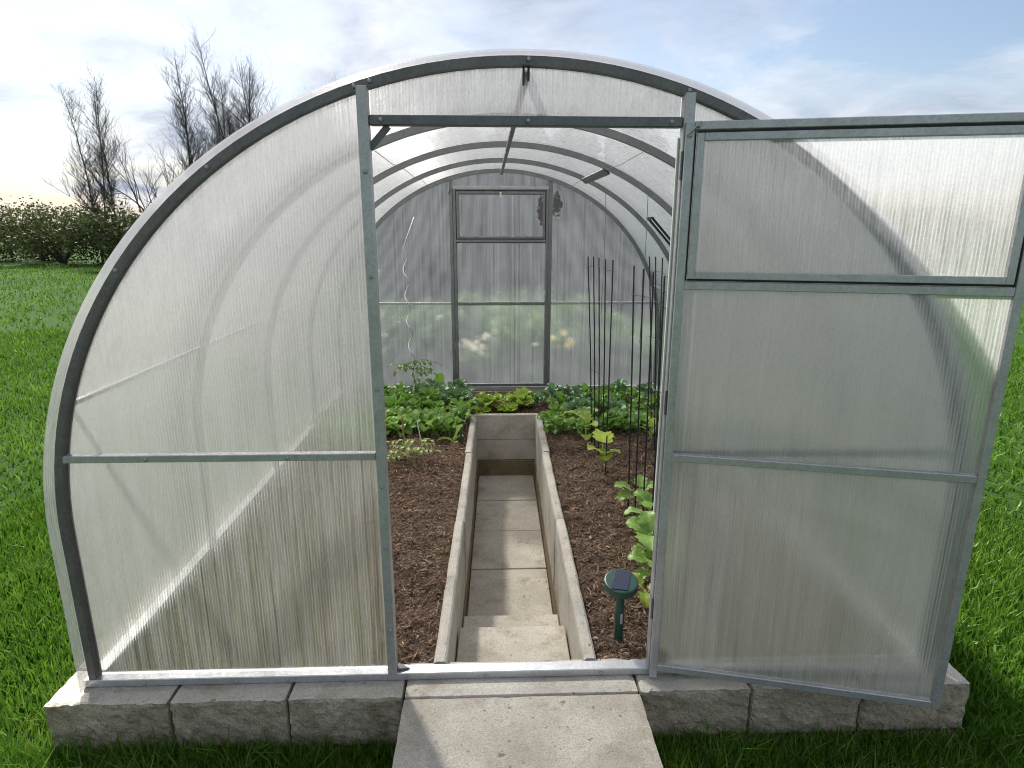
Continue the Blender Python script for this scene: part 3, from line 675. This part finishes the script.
# tall leaf and the tomato on the spiral stake
m = Leafy(); m.leaf((0,0,0), -1.4, 1.35, .20, .11, .095, .3, .2, .03, 'heart'); o = m.done('bolting_cabbage', M['cabbage_green']); o.location = (-.56,3.62,ZS); tag(o, 'single tall round green leaf rising above the cabbages by the rear post', 'cabbage')
def tomato(h, seed, nl, ll, mat, t0=.45):
    r = random.Random(seed); m = Leafy(); pts = [(0.008*math.sin(i*1.3),.006*math.cos(i),h*i/5) for i in range(6)]
    m.stem(pts, [.004,.004,.0035,.003,.003,.002])
    for i in range(nl):
        t = lin(t0,1.,(i+.5)/nl); az = i*2.4+r.uniform(-.3,.3); el = r.uniform(.0,.5); L = ll*r.uniform(.75,1.1); p = Vector((0,0,h*t)); d = Vector((math.cos(az)*math.cos(el),math.sin(az)*math.cos(el),math.sin(el)))
        q = [p, p+d*L*.5, p+d*L+Vector((0,0,-L*.25))]; m.stem(q, [.002,.0015,.001])
        for k,(u,s_) in enumerate(((.35,1),(.35,-1),(.65,1),(.65,-1),(1.,0))):
            c = p+d*L*u+Vector((0,0,-L*.25*u*u)); lf = L*(.42 if s_ else .5)
            m.leaf(tuple(c), az+s_*1.1, el-.3, .002, lf, lf*.5, .8, .2, .08, 'lance', 5, 2, rng=r)
    return m
t = tag(empty('tomato_plant', (-.755,3.42,ZS)), 'tall young tomato plant with drooping leaves on the silver spiral stake', 'tomato plant')
tomato(.44, 3, 9, .17, None, .72).done('foliage', M['tomato'], t)
t = empty('spiral_stake', (-.775,3.38,ZS)); tag(t, 'silver spiral stake rising wavy behind the left cabbages to a straight bent tip', 'plant stake')
pts = [(0.004,0,-.1),(.004,0,.17)]
for i in range(91):
    a = i/90*2*PI*5.2; z = .20+i/90*1.12; pts.append((.012-.034*i/90+.021*math.sin(a), .021*math.cos(a), z))
pts += [(-.03,0,1.40),(.0,.0,1.48),(.066,.0,1.645)]
MB().tube(pts, .0042, 8).build('rod', M['alu'], t, smooth=True)
for x, y, h, lab, sd in ((-.70,2.16,.15,'small pale tomato seedling tied to a brown stick by the left door jamb',11),(-.575,2.12,.17,'small pale tomato seedling tied to a thin grey stake',14),(-.80,2.05,.12,'small pale tomato seedling half hidden behind the left door jamb',17)):
    t = tag(empty('tomato_seedling', (x,y,ZS)), lab, 'tomato seedling', 'tomato seedlings in the left bed')
    tomato(h, sd, 6, .115, None).done('foliage', M['pale'], t)
tag(MB().tube([(-.69,2.17,ZS-.05),(-.695,2.175,.17),(-.70,2.18,.27)], .006, 7).build('plant_stick', M['wood_stick']), 'brown wooden stick standing among the tomato seedlings', 'plant stick')
tag(MB().tube([(-.56,2.15,ZS-.05),(-.575,2.16,.10),(-.60,2.18,.24)], .004, 7).build('plant_stick', M['alu']), 'thin grey metal stake leaning beside the right tomato seedling', 'plant stake')
m = Leafy(); m.leaf((0,0,0), .5, 1.15, .0, .15, .075, .2, .3, .08, 'obov'); m.leaf((0,0,0), 3.1, .55, .0, .15, .045, 1., .3, .06, 'oval'); m.leaf((0,0,0), -1.2, .5, .0, .07, .05, .8, .2, .06); m.leaf((0,0,0), 0.1, .8, .0, .10, .06, .5, .3, .06)
o = m.done('pale_lettuce_seedling', M['lettuce']); o.location = (-.375,2.53,ZS+.002); tag(o, 'lone pale yellow lettuce seedling near the left edging board', 'lettuce')
t = tag(MB().box(-.0075,.0075,-.0012,.0012,-.04,.12).build('plant_tag', M['tag_green'], bevel=.0008), 'dark green plastic plant tag upright beside the left edging board', 'plant tag'); t.location = (-.318,2.52,ZS+.005); t.rotation_euler = (.08,.05,.1)
def seedling(x, y, lab, leaves, h, mat='squash', sd=0):
    t = tag(empty('cucumber_plant', (x,y,soil_z(x,y)-.003)), lab, 'cucumber plant', 'cucumber plants in the right bed')
    r = random.Random(sd); m = Leafy(); m.stem([(0,0,-.01),(.004,0,h*.5),(.0,.002,h)], [.0055,.005,.004]); m.done('stem', M['stem'], t); m2 = Leafy()
    for z, az, el, pet, L, W in leaves: m2.leaf((0,0,h*z), az, el, pet, L, W, .7, .12, .05, 'heart', 8, 4, roll=r.uniform(-.25,.25), cup=.1, rng=r)
    m2.done('foliage', M[mat], t)
D_ = math.radians
seedling(.645,1.93,'young cucumber plant with broad upright leaves at the foot of the back rods',[(1,D_(-95),1.2,.02,.15,.15),(.65,D_(-140),.75,.03,.13,.13),(.6,D_(-30),.6,.03,.11,.11),(.55,D_(-90),.45,.03,.11,.12)],.19,'lettuce',1)
seedling(.60,2.38,'young cucumber plant leaning left in front of the right radishes',[(1,D_(175),.7,.03,.16,.13),(.8,D_(-60),.6,.03,.11,.10),(.5,D_(-95),.3,.03,.10,.09),(.9,D_(90),1.,.02,.11,.1)],.20,'lettuce',2)
seedling(1.08,2.36,'slim pale young cucumber plant by the right door jamb',[(1,D_(-90),1.2,.02,.13,.06),(.6,D_(180),1.,.02,.11,.06),(.8,D_(0),.9,.02,.10,.05)],.15,'lettuce',3)
seedling(.735,1.30,'cucumber plant with small glossy leaves at the foot of the near rods',[(1,D_(180),.55,.05,.10,.085),(.9,D_(-150),.25,.05,.10,.08),(.9,D_(10),.7,.04,.10,.08),(.6,D_(-80),.4,.05,.09,.08),(1,D_(60),.8,.04,.09,.08)],.12,'squash',4)
seedling(.735,1.02,'cucumber plant with pale leaf undersides in the middle of the near row',[(1,D_(-95),.9,.03,.14,.13),(.8,D_(185),.4,.04,.11,.10),(.7,D_(-60),.3,.04,.11,.10),(.9,D_(30),.6,.05,.12,.1),(.95,D_(130),.9,.04,.10,.1),(.5,D_(-110),.2,.04,.10,.1)],.15,'squash',5)
seedling(.665,.72,'cucumber plant with one large ribbed drooping leaf beside the right door jamb',[(1,D_(-105),.45,.03,.17,.17),(.9,D_(150),.7,.03,.12,.11),(.9,D_(20),.6,.04,.13,.12),(.6,D_(-150),.3,.03,.09,.09),(.9,D_(90),.9,.04,.12,.12)],.17,'squash',6)
seedling(.635,.58,'leafy cucumber plant between the large-leaved plant and the solar spike',[(1,D_(-100),.5,.03,.10,.09),(.9,D_(170),.4,.03,.09,.08),(.8,D_(60),.8,.03,.1,.09),(.6,D_(-140),.2,.03,.08,.07)],.12,'squash',8)
seedling(.565,.42,'low yellowish cucumber plant right behind the solar spike',[(1,D_(-100),.1,.03,.085,.07),(.8,D_(120),.7,.04,.07,.06),(.7,D_(20),.5,.03,.08,.07),(1,D_(170),.8,.02,.06,.05)],.08,'lettuce',7)
# rod trellises
def trellis(name, rods, wires, lab):
    t = tag(empty(name, (rods[0][0],rods[0][1],ZS)), lab, 'trellis', 'black rod trellises in the right bed'); L = Vector(t.location)
    for x, y, xt, zt in rods:
        MB().tube([Vector((x,y,ZS-.08))-L, Vector((lin(x,xt,.5)+.002,y+.003,zt*.5))-L, Vector((xt,y,zt))-L], .0044, 6).build('rod', M['black'], t)
    for f in wires:
        pts = []
        for k, (x, y, xt, zt) in enumerate(rods):
            pts.append(Vector((lin(x,xt,f)+(.006 if k%2 else -.006),y,ZS+(zt-ZS)*f+.012*(k%3-1)))-L)
        e0 = pts[0]+(pts[0]-pts[1])*.12; e1 = pts[-1]+(pts[-1]-pts[-2])*.25
        MB().tube([e0]+pts+[e1], .0016, 5).build('cross_wire', M['black'], t)
TR = [[[0.672, 2.5, 0.596, 1.329], [0.674, 2.38, 0.615, 1.335], [0.676, 2.22, 0.625, 1.337], [0.674, 2.06, 0.639, 1.336], [0.666, 1.9, 0.656, 1.339]], [[0.696, 1.34, 0.658, 1.343], [0.706, 1.22, 0.679, 1.334], [0.72, 1.1, 0.699, 1.328], [0.738, 0.99, 0.724, 1.318]], [[1.114, 2.45, 1.017, 1.332], [1.098, 2.3, 1.021, 1.339], [1.065, 2.15, 1.027, 1.338], [1.061, 1.98, 1.026, 1.322]]]
trellis('plant_trellis', TR[0], (.955,.42), 'group of five thin black rods standing behind the broad-leaved cucumber plant')
trellis('plant_trellis', TR[1], (.90,.5), 'group of four thick black rods standing closest to the door jamb')
trellis('plant_trellis', TR[2], (.93,.84,.6), 'group of four thin black rods standing against the right wall')

# ------------------------------------------------------------------ solar spike
t = tag(empty('solar_mole_repeller', (.404,.18,ZS)), 'dark green solar garden spike with a round head in the right bed near the sill', 'solar spike')
Hh = .215-ZS
m = MB().lathe([(.018,-.042),(.050,-.038),(.060,-.034),(.0645,-.028),(.0655,-.004),(.0645,.001),(.060,.003),(.004,.0042)], n=40); o = m.build('head', M['mole'], t, smooth=False); o.location = (0,0,Hh+.012); o.rotation_euler = (D_(13),0,0)
tl_ = Matrix.Rotation(D_(7),4,'X')
p = MB(); 
pv = [Vector((-.043,-.034,.0072)),(.0),(.0)]
q = [(-.046,-.042),(.014,-.053),(.046,.041),(-.010,.053)]
p.hexa([(x,y,.003) for x,y in q],[(x,y,.0062) for x,y in q]); o2 = p.build('solar_panel', M['solar'], t); o2.location = o.location; o2.rotation_euler = o.rotation_euler
m = MB().lathe([(.004,-.09),(.014,0),(.0165,.01),(.0165,.085),(.018,.09),(.018,.155),(.016,.16),(.016,Hh-.035),(.022,Hh-.028)], n=20); m.build('stem', M['mole'], t)
m = MB()
for k in range(7):
    a = -1.75+k*.1; 
for a0, a1 in ((-1.62,-1.10),):
    n = 6; vs = []
    for k in range(n+1):
        a = lin(a0,a1,k/n)
        for z in (.095,.14): vs.append((.0186*math.cos(a),.0186*math.sin(a),z))
    m.add(vs,[(2*k,2*k+2,2*k+3,2*k+1) for k in range(n)])
m.build('sticker', M['sticker'], t)

# ------------------------------------------------------------------ grass
def grass():
    parts = []
    def area(n, xa, xb, ya, yb, h, w):
        x = RNG.uniform(xa,xb,n); y = RNG.uniform(ya,yb,n)
        ok = ~((np.abs(x)<1.63)&(y>-.10)&(y<YB+.11)) & ~((x>-.41)&(x<.434)&(y<0)&(y>-1.31))
        parts.append((x[ok],y[ok],h*RNG.lognormal(0,.3,ok.sum()),w*RNG.uniform(.7,1.3,ok.sum())))
    area(34000,-1.9,-.41,-.75,-.09,.062,.0026); area(34000,.43,1.9,-.75,-.09,.062,.0026)
    area(30000,-3.2,-1.6,-.8,2.5,.065,.0034); area(30000,1.6,3.2,-.8,2.5,.065,.0034)
    area(42000,-8,-1.6,0,9,.06,.007); area(42000,1.6,8,0,9,.06,.007); area(9000,-5,5,YB+.1,10,.10,.008); area(40000,-22,22,8,26,.075,.016)
    area(9000,-1.9,-.41,-.34,-.115,.10,.0028); x,y,h,w = [np.concatenate(a) for a in zip(*parts)]; n = len(x)
    patch = np.array([noise.fractal(Vector((a*.9,b_*.9,0)),.9,2.,3) for a,b_ in zip(x,y)])
    h *= np.clip(1+patch*.35,.5,1.5)
    th = RNG.uniform(0,2*PI,n); ln = RNG.normal(.35,.28,n)*h; ph = RNG.uniform(0,2*PI,n)
    b = np.stack([x,y,np.full(n,-.272)],1); lean = np.stack([np.cos(ph)*ln,np.sin(ph)*ln,np.zeros(n)],1); s_ = np.stack([np.cos(th)*w,np.sin(th)*w,np.zeros(n)],1); up = np.stack([0*h,0*h,h],1)
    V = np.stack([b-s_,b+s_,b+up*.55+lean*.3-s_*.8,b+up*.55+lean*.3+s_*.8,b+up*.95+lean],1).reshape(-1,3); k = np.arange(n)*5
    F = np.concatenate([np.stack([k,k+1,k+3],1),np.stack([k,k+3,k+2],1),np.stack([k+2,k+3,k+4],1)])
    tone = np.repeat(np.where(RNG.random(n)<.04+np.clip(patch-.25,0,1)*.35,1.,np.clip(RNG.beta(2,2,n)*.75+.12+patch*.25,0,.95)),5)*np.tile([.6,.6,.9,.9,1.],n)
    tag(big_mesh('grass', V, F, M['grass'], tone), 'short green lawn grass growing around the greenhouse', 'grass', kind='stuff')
grass()

# ------------------------------------------------------------------ trees, bushes behind
def quads_cloud(P, N, sz, tone, mat, name, parent):
    n = len(P); a = RNG.normal(size=(n,3)); N = N/np.linalg.norm(N,axis=1,keepdims=True); u = np.cross(N,a); u /= np.linalg.norm(u,axis=1,keepdims=True); v = np.cross(N,u)
    u *= sz[:,None]; v *= (sz*.6)[:,None]
    V = np.stack([P-u,P-v*.9+u*.1,P+u,P+v*.9+u*.1],1).reshape(-1,3); k = np.arange(n)*4
    return big_mesh(name, V, np.stack([k,k+1,k+2,k+3],1), mat, np.repeat(tone,4), parent=parent)
def bush(name, loc, rx, h, n, leaf, lab, cat, mat='bush', blossom=None, grp=None, seed=0):
    t = tag(empty(name, loc), lab, cat, grp); r = np.random.default_rng(seed)
    nb = 26; c = r.normal(size=(nb,3)); c /= np.linalg.norm(c,axis=1,keepdims=True); c *= r.uniform(.35,.95,(nb,1)); c = c*np.array([rx,rx*.8,h*.5])+np.array([0,0,h*.5]); rad = r.uniform(.18,.36,nb)*rx
    i = r.integers(0,nb,n); d = r.normal(size=(n,3)); d /= np.linalg.norm(d,axis=1,keepdims=True)
    P = c[i]+d*(rad[i]*r.uniform(.4,1.1,n))[:,None]; P[:,2] = np.abs(P[:,2])
    tone = np.clip(r.beta(2,2,n)*.7+.3*r.random(nb)[i],0,1)
    quads_cloud(P, d+r.normal(0,.5,(n,3)), leaf*r.uniform(.6,1.3,n), tone, M[mat], 'foliage', t)
    m = MB()
    for k in range(7):
        e = c[k]; m.tube([(0,0,-.05),(e[0]*.4,e[1]*.4,e[2]*.55),tuple(e)], [.03*rx,.018*rx,.006*rx], 5)
    m.build('stem', M['bark'], t)
    if blossom:
        bmat, pts, br = blossom
        pts = [tuple(np.array(q)+r.normal(0,br*.55,3)) for q in pts for _ in range(3)]; br = br*.55
        for q in pts:
            nn = 40; dd = r.normal(size=(nn,3)); dd /= np.linalg.norm(dd,axis=1,keepdims=True)
            quads_cloud(np.array(q)+dd*br*r.uniform(.5,1,(nn,1)), dd, np.full(nn,br*.4), r.random(nn), M[bmat], 'blossom', t)
    return t
GZ = -.27
bush('flowering_bush',(-.15,4.85,GZ),.55,.85,2600,.04,'low green bush with white blossoms directly behind the rear door','bush',blossom=('white_petal',[(-.12,-.40,.60),(-.06,-.42,.585),(-.18,-.40,.60),(-.02,-.42,.58),(-.30,-.38,.55),(.05,-.38,.68)],.055),seed=1)
bush('flowering_bush',(.62,4.85,GZ),.5,.85,2400,.04,'low green bush with yellow blossoms behind the right rear post','bush',blossom=('yellow',[(-.05,-.36,.615),(.09,-.36,.66)],.07),seed=2)
bush('flowering_bush',(-1.0,5.0,GZ),.6,1.05,2600,.04,'green bush with a few orange-white blossoms behind the left rear panel','bush',blossom=('white_petal',[(-.15,-.46,.7),(.4,-.4,.88)],.03),seed=3)
bush('garden_bush',(-.55,5.4,GZ),.6,1.05,2600,.045,'leafy green bush between the white blossoms and the left rear corner','bush',seed=8)
bush('garden_bush',(1.05,5.5,GZ),.6,.95,2600,.045,'leafy green bush right of the yellow blossoms behind the rear wall','bush',seed=9)
bush('garden_bush',(-1.5,5.2,GZ),.6,1.0,2600,.045,'leafy green bush at the far left of the rear wall','bush',seed=10)
bush('garden_bush',(1.45,5.6,GZ),.6,.55,2200,.045,'very low bright green bush behind the right rear panel','bush',seed=4)
bush('garden_bush',(-1.9,6.0,GZ),.8,1.2,2600,.05,'rounded green bush behind the left rear corner of the greenhouse','bush',seed=5)
bush('garden_bush',(.2,6.4,GZ),.9,.85,2600,.05,'rounded green bush standing behind the white blossoms','bush',seed=6)
def conifer(loc, h, rx, lab, seed):
    t = tag(empty('conifer_tree', loc), lab, 'conifer', 'dark conifers behind the greenhouse'); r = np.random.default_rng(seed); n = 9000
    z = r.beta(1.1,1.7,n)*h; az = r.uniform(0,2*PI,n); br = rx*(1-(z/h)**2.2)**.9*(1+.18*np.sin(az*5+z*4)+.15*np.sin(z*9)); f = r.beta(3,1.2,n)
    P = np.stack([np.cos(az)*br*f,np.sin(az)*br*f,z-.12*br*f+.15],1); d = np.stack([np.cos(az),np.sin(az),.6+0*z],1)+r.normal(0,.4,(n,3))
    quads_cloud(P, d, r.uniform(.06,.16,n), np.clip(f*.6+r.normal(0,.2,n),0,1), M['conifer'], 'foliage', t)
    MB().tube([(0,0,-.1),(0,0,h*.5),(0,0,h*.93)], [.09,.06,.015], 7).build('trunk', M['bark'], t)
for i,(x,y,h,rx) in enumerate([(-3.6,14.4,4.3,1.5),(-2.2,13.8,4.5,1.5),(-.8,14.3,4.4,1.5),(.6,13.9,4.6,1.6),(2.0,14.3,4.4,1.5),(3.4,13.8,4.5,1.5)]):
    conifer((x,y,GZ), h, rx, f'dark green conifer in the hedge line behind the greenhouse, {ORD[i]} from the left', 40+i)
def bare_tree(loc, h, spread, seed, lab, mat='bark', depth=5, nfork=3, stems=1, up=.5):
    t = tag(empty('bare_tree', loc), lab, 'tree', 'leafless trees beyond the greenhouse'); r = random.Random(seed); trunk, crown = MB(), MB()
    def grow(p, d, L, rad, lev):
        n = 4 if lev < 2 else 3; pts = [p]; q = Vector(p); dd = d.copy()
        for i in range(n):
            dd = (dd+Vector((r.gauss(0,.17),r.gauss(0,.17),up*.10*(1 if lev else 0)+r.gauss(0,.06)*(lev>0)))).normalized(); q = q+dd*L/n; pts.append(q.copy())
        rs = [lin(rad,rad*.55,i/n) for i in range(n+1)]
        (trunk if lev == 0 else crown).tube(pts, rs, 6 if lev < 2 else 3, False)
        if lev >= depth: return
        k = nfork+(1 if lev in (1,2) else 0)+(2 if lev == 0 else 0)
        for j in range(k):
            u = r.uniform(.35,1.) if j else 1.; idx = min(n-1,int(u*n)); b = pts[idx].lerp(pts[idx+1], u*n-idx if u < 1 else 1)
            az = r.uniform(0,6.283); a = r.uniform(.3,.75)*spread; ax = dd.orthogonal().normalized(); ax.rotate(Matrix.Rotation(az,3,dd))
            nd = (dd*math.cos(a)+ax*math.sin(a)).normalized(); grow(b, nd, L*r.uniform(.5,.78), rs[idx]*r.uniform(.45,.68), lev+1)
    def slender(p, L, rad):
        n = 12; pts = [p]; q = Vector(p); dd = Vector((r.gauss(0,.05),r.gauss(0,.05),1)).normalized()
        for i in range(n):
            dd = (dd+Vector((r.gauss(0,.05),r.gauss(0,.05),.06))).normalized(); q = q+dd*L/n; pts.append(q.copy())
        rs = [lin(rad,rad*.12,(i/n)**.8) for i in range(n+1)]; trunk.tube(pts, rs, 6, False)
        for j in range(64):
            u = r.uniform(.22,.98); idx = int(u*n); b = pts[idx].lerp(pts[min(n,idx+1)], u*n-idx); az = r.uniform(0,6.283); a = r.uniform(.5,.95)
            d = Vector((math.cos(az)*math.sin(a),math.sin(az)*math.sin(a),math.cos(a))); twig(b, d, L*r.uniform(.10,.22)*(1.15-u*.75), rs[idx]*.42, 0)
    def twig(p, d, L, rad, lev):
        pts = [p]; q = Vector(p); dd = d.copy()
        for i in range(4):
            dd = (dd+Vector((r.gauss(0,.16),r.gauss(0,.16),.09+r.gauss(0,.1)))).normalized(); q = q+dd*L/4; pts.append(q.copy())
        crown.tube(pts, [lin(rad,rad*.4,i/4) for i in range(5)], 4 if lev == 0 else 3, False)
        if lev < 2:
            for j in range(7 if lev == 0 else 5):
                k = r.randrange(1,5); ax = Vector((r.gauss(0,1),r.gauss(0,1),r.gauss(0,.6))).normalized()
                twig(pts[k], (dd*.75+ax*.6+Vector((0,0,.2))).normalized(), L*r.uniform(.35,.6), rad*.5, lev+1)
    if mat == 'bark_pale':
        for s_ in range(stems):
            a = s_*2*PI/stems+r.random(); slender(Vector((.55*math.cos(a),.55*math.sin(a),-.1)), h*r.uniform(.82,1.), h*.0075)
        stems = 0
    for s_ in range(stems):
        a = s_*2*PI/stems+r.random(); d = Vector((.16*math.cos(a)*(stems>1),.16*math.sin(a)*(stems>1),1)).normalized()
        grow(Vector((.25*math.cos(a)*(stems>1),.25*math.sin(a)*(stems>1),-.1)), d, h*.36, h*.011, 0)
    trunk.build('trunk', M[mat], t); crown.build('crown', M[mat], t)
TREES = [(-9.9,24,8.3,.6,3,'tall slender pale bare birch behind the left side of the greenhouse roof','bark_pale',4),
 (-11.6,25,8.6,.6,4,'slender bare birch standing just left of the tall pale birch','bark_pale',3),
 (-7.7,24.5,9.6,1.1,21,'spreading round-crowned bare tree right of the tall pale birch','bark',4),
 (1.4,26,9.7,1.0,6,'bare tree whose twig tips rise above the top of the greenhouse arch','bark',1),
 (-4.6,27,4.6,1.1,8,'bare tree hidden behind the left half of the greenhouse roof','bark',2),
 (-13.6,26,7.2,.9,9,'bare tree standing over the dark shrubs at the far left','bark',2),
 (-17.5,28,8.2,.7,10,'pale bare birch at the far left end of the lawn','bark_pale',3),
 (6.,27,4.6,1.1,12,'bare tree hidden behind the right half of the greenhouse roof','bark',2),
 (16.5,30,4.4,1.1,14,'low bare tree beyond the lawn on the right','bark',2)]
for i, (x, y, h, sp_, sd, lab, mt, stems) in enumerate(TREES):
    bare_tree((x,y,GZ), h, sp_, sd, lab, mt, 6 if y < 25 else 5, 3, stems)
for i,(x,y,rx,h,lab) in enumerate([(-14,24,2.2,2.3,'broad dark shrub under the bare trees at far left'),(-19,27,2.6,2.6,'broad dark shrub at the far left end of the lawn'),(-9.5,25,2.,2.,'dark shrub under the spreading bare tree'),(13,25,2.4,2.2,'broad dark shrub at the end of the lawn on the right'),(18,27,2.6,2.6,'broad dark shrub at the far right end of the lawn'),(8.5,26,2.1,1.9,'dark shrub beyond the right side of the greenhouse'),(-16.5,28,2.4,2.0,'dark shrub filling the gap in the far left hedge'),(-22,30,3.,2.6,'large dark shrub at the left end of the far hedge'),(-11.7,27,2.2,1.8,'low dark shrub behind the two birches'),(22,30,3.,2.5,'large dark shrub at the right end of the far hedge'),(15.6,29,2.3,1.9,'dark shrub filling the gap in the far right hedge')]):
    bush('far_shrub',(x,y,GZ),rx,h,6500,.075,lab,'shrub',mat='shrub',grp='shrubs at the end of the lawn',seed=60+i)
# far rise closing the horizon
m = MB(); N = 64
for i in range(N+1):
    a = lin(-2.6,2.6,i/N); d = 62+4*math.sin(i*.9); hgt = 1.5+1.1*noise.noise(Vector((i*.25,0,0)))
    for rr, z in ((d,-.6),(d+8,hgt*.7),(d+18,hgt),(d+60,hgt*.9)): m.v.append((rr*math.sin(a), rr*math.cos(a), z+GZ))
for i in range(N):
    for k in range(3): m.f.append((i*4+k,i*4+k+1,i*4+5+k,i*4+4+k))
tag(m.build('far_hill', M['ground'], smooth=True), 'low green rise at the horizon', kind='structure')

# ------------------------------------------------------------------ light, sky, camera
SUN = Vector((-.31,.62,.72)).normalized(); el = math.asin(SUN.z)
L = bpy.data.lights.new('sun','SUN'); L.energy = 5.0; L.angle = math.radians(4.0); L.color = (1.,.955,.88)
lo = bpy.data.objects.new('sun', L); COL.objects.link(lo); lo.rotation_euler = (-SUN).to_track_quat('-Z','Y').to_euler()
W = bpy.data.worlds.new('World'); S.world = W; W.use_nodes = True; T = W.node_tree; T.nodes.clear()
def wn(t, **k):
    n = T.nodes.new(t)
    for a, b_ in k.items(): setattr(n, a, b_)
    return n
sky = wn('ShaderNodeTexSky', sky_type='NISHITA', sun_disc=False); sky.sun_elevation = el; sky.sun_rotation = math.atan2(SUN.x, SUN.y); sky.dust_density = 1.5; sky.air_density = 1.
tc = wn('ShaderNodeTexCoord'); sp = wn('ShaderNodeSeparateXYZ'); T.links.new(tc.outputs['Generated'], sp.inputs[0])
zz = wn('ShaderNodeMath', operation='ADD'); T.links.new(sp.outputs['Z'], zz.inputs[0]); zz.inputs[1].default_value = .16
dv = []
for ax in 'XY':
    d = wn('ShaderNodeMath', operation='DIVIDE'); T.links.new(sp.outputs[ax], d.inputs[0]); T.links.new(zz.outputs[0], d.inputs[1]); dv.append(d)
cb = wn('ShaderNodeCombineXYZ'); T.links.new(dv[0].outputs[0], cb.inputs[0]); T.links.new(dv[1].outputs[0], cb.inputs[1])
def wnoise(scale, det, rough, off):
    mp = wn('ShaderNodeMapping'); mp.inputs['Location'].default_value = off; T.links.new(cb.outputs[0], mp.inputs[0])
    n = wn('ShaderNodeTexNoise'); n.inputs['Scale'].default_value = scale; n.inputs['Detail'].default_value = det; n.inputs['Roughness'].default_value = rough; n.inputs['Distortion'].default_value = .35
    T.links.new(mp.outputs[0], n.inputs['Vector']); return n.outputs['Fac']
def wramp(f, stops):
    r = wn('ShaderNodeValToRGB'); e = r.color_ramp.elements
    while len(e) < len(stops): e.new(.5)
    for q, (p, c) in zip(e, stops): q.position = p; q.color = (*c, 1) if isinstance(c, tuple) else (c, c, c, 1)
    T.links.new(f, r.inputs[0]); return r.outputs[0]
cov = wramp(wnoise(.75, 9, .62, (0,0,0)), [(.39, 0), (.62, 1)])
shade = wramp(wnoise(1.5, 8, .6, (1.3,.4,0)), [(.32, (3.0,3.4,4.4)), (.62, (7.4,7.55,7.9))])
mx = wn('ShaderNodeMix', data_type='RGBA'); T.links.new(cov, mx.inputs[0]); T.links.new(sky.outputs[0], mx.inputs[6]); T.links.new(shade, mx.inputs[7])
bg = wn('ShaderNodeBackground'); bg.inputs['Strength'].default_value = .065; T.links.new(mx.outputs[2], bg.inputs[0])
ow = wn('ShaderNodeOutputWorld'); T.links.new(bg.outputs[0], ow.inputs[0])

cam = bpy.data.cameras.new('camera'); co = bpy.data.objects.new('camera', cam); COL.objects.link(co); S.camera = co
cam.sensor_width = 36; cam.lens = 624.8/1024*36; cam.clip_end = 600; cam.clip_start = .02
yaw, pit, rol = .03575, -.25317, .00208
fwd = Vector((math.sin(yaw)*math.cos(pit), math.cos(yaw)*math.cos(pit), math.sin(pit))); rt = Vector((math.cos(yaw), -math.sin(yaw), 0)); upv = rt.cross(fwd)
r2 = rt*math.cos(rol)+upv*math.sin(rol); u2 = -rt*math.sin(rol)+upv*math.cos(rol)
mat = Matrix((r2, u2, -fwd)).transposed().to_4x4(); mat.translation = (-.0934,-1.9368,1.5594); co.matrix_world = mat
S.view_settings.view_transform = 'Standard'; S.view_settings.look = 'None'; S.view_settings.gamma = 1; S.view_settings.exposure = 1.12; S.view_settings.use_curve_mapping = False
S.render.engine = 'CYCLES'; c = S.cycles
c.max_bounces = 14; c.transparent_max_bounces = 28; c.diffuse_bounces = 5; c.transmission_bounces = 10; c.glossy_bounces = 4
c.caustics_reflective = False; c.caustics_refractive = False; c.sample_clamp_indirect = 6
try:
    c.use_denoising = True; c.denoiser = 'OPENIMAGEDENOISE'; c.denoising_input_passes = 'RGB_ALBEDO_NORMAL'
except Exception: pass
c.pixel_filter_type = 'BLACKMAN_HARRIS'; c.filter_width = 1.05
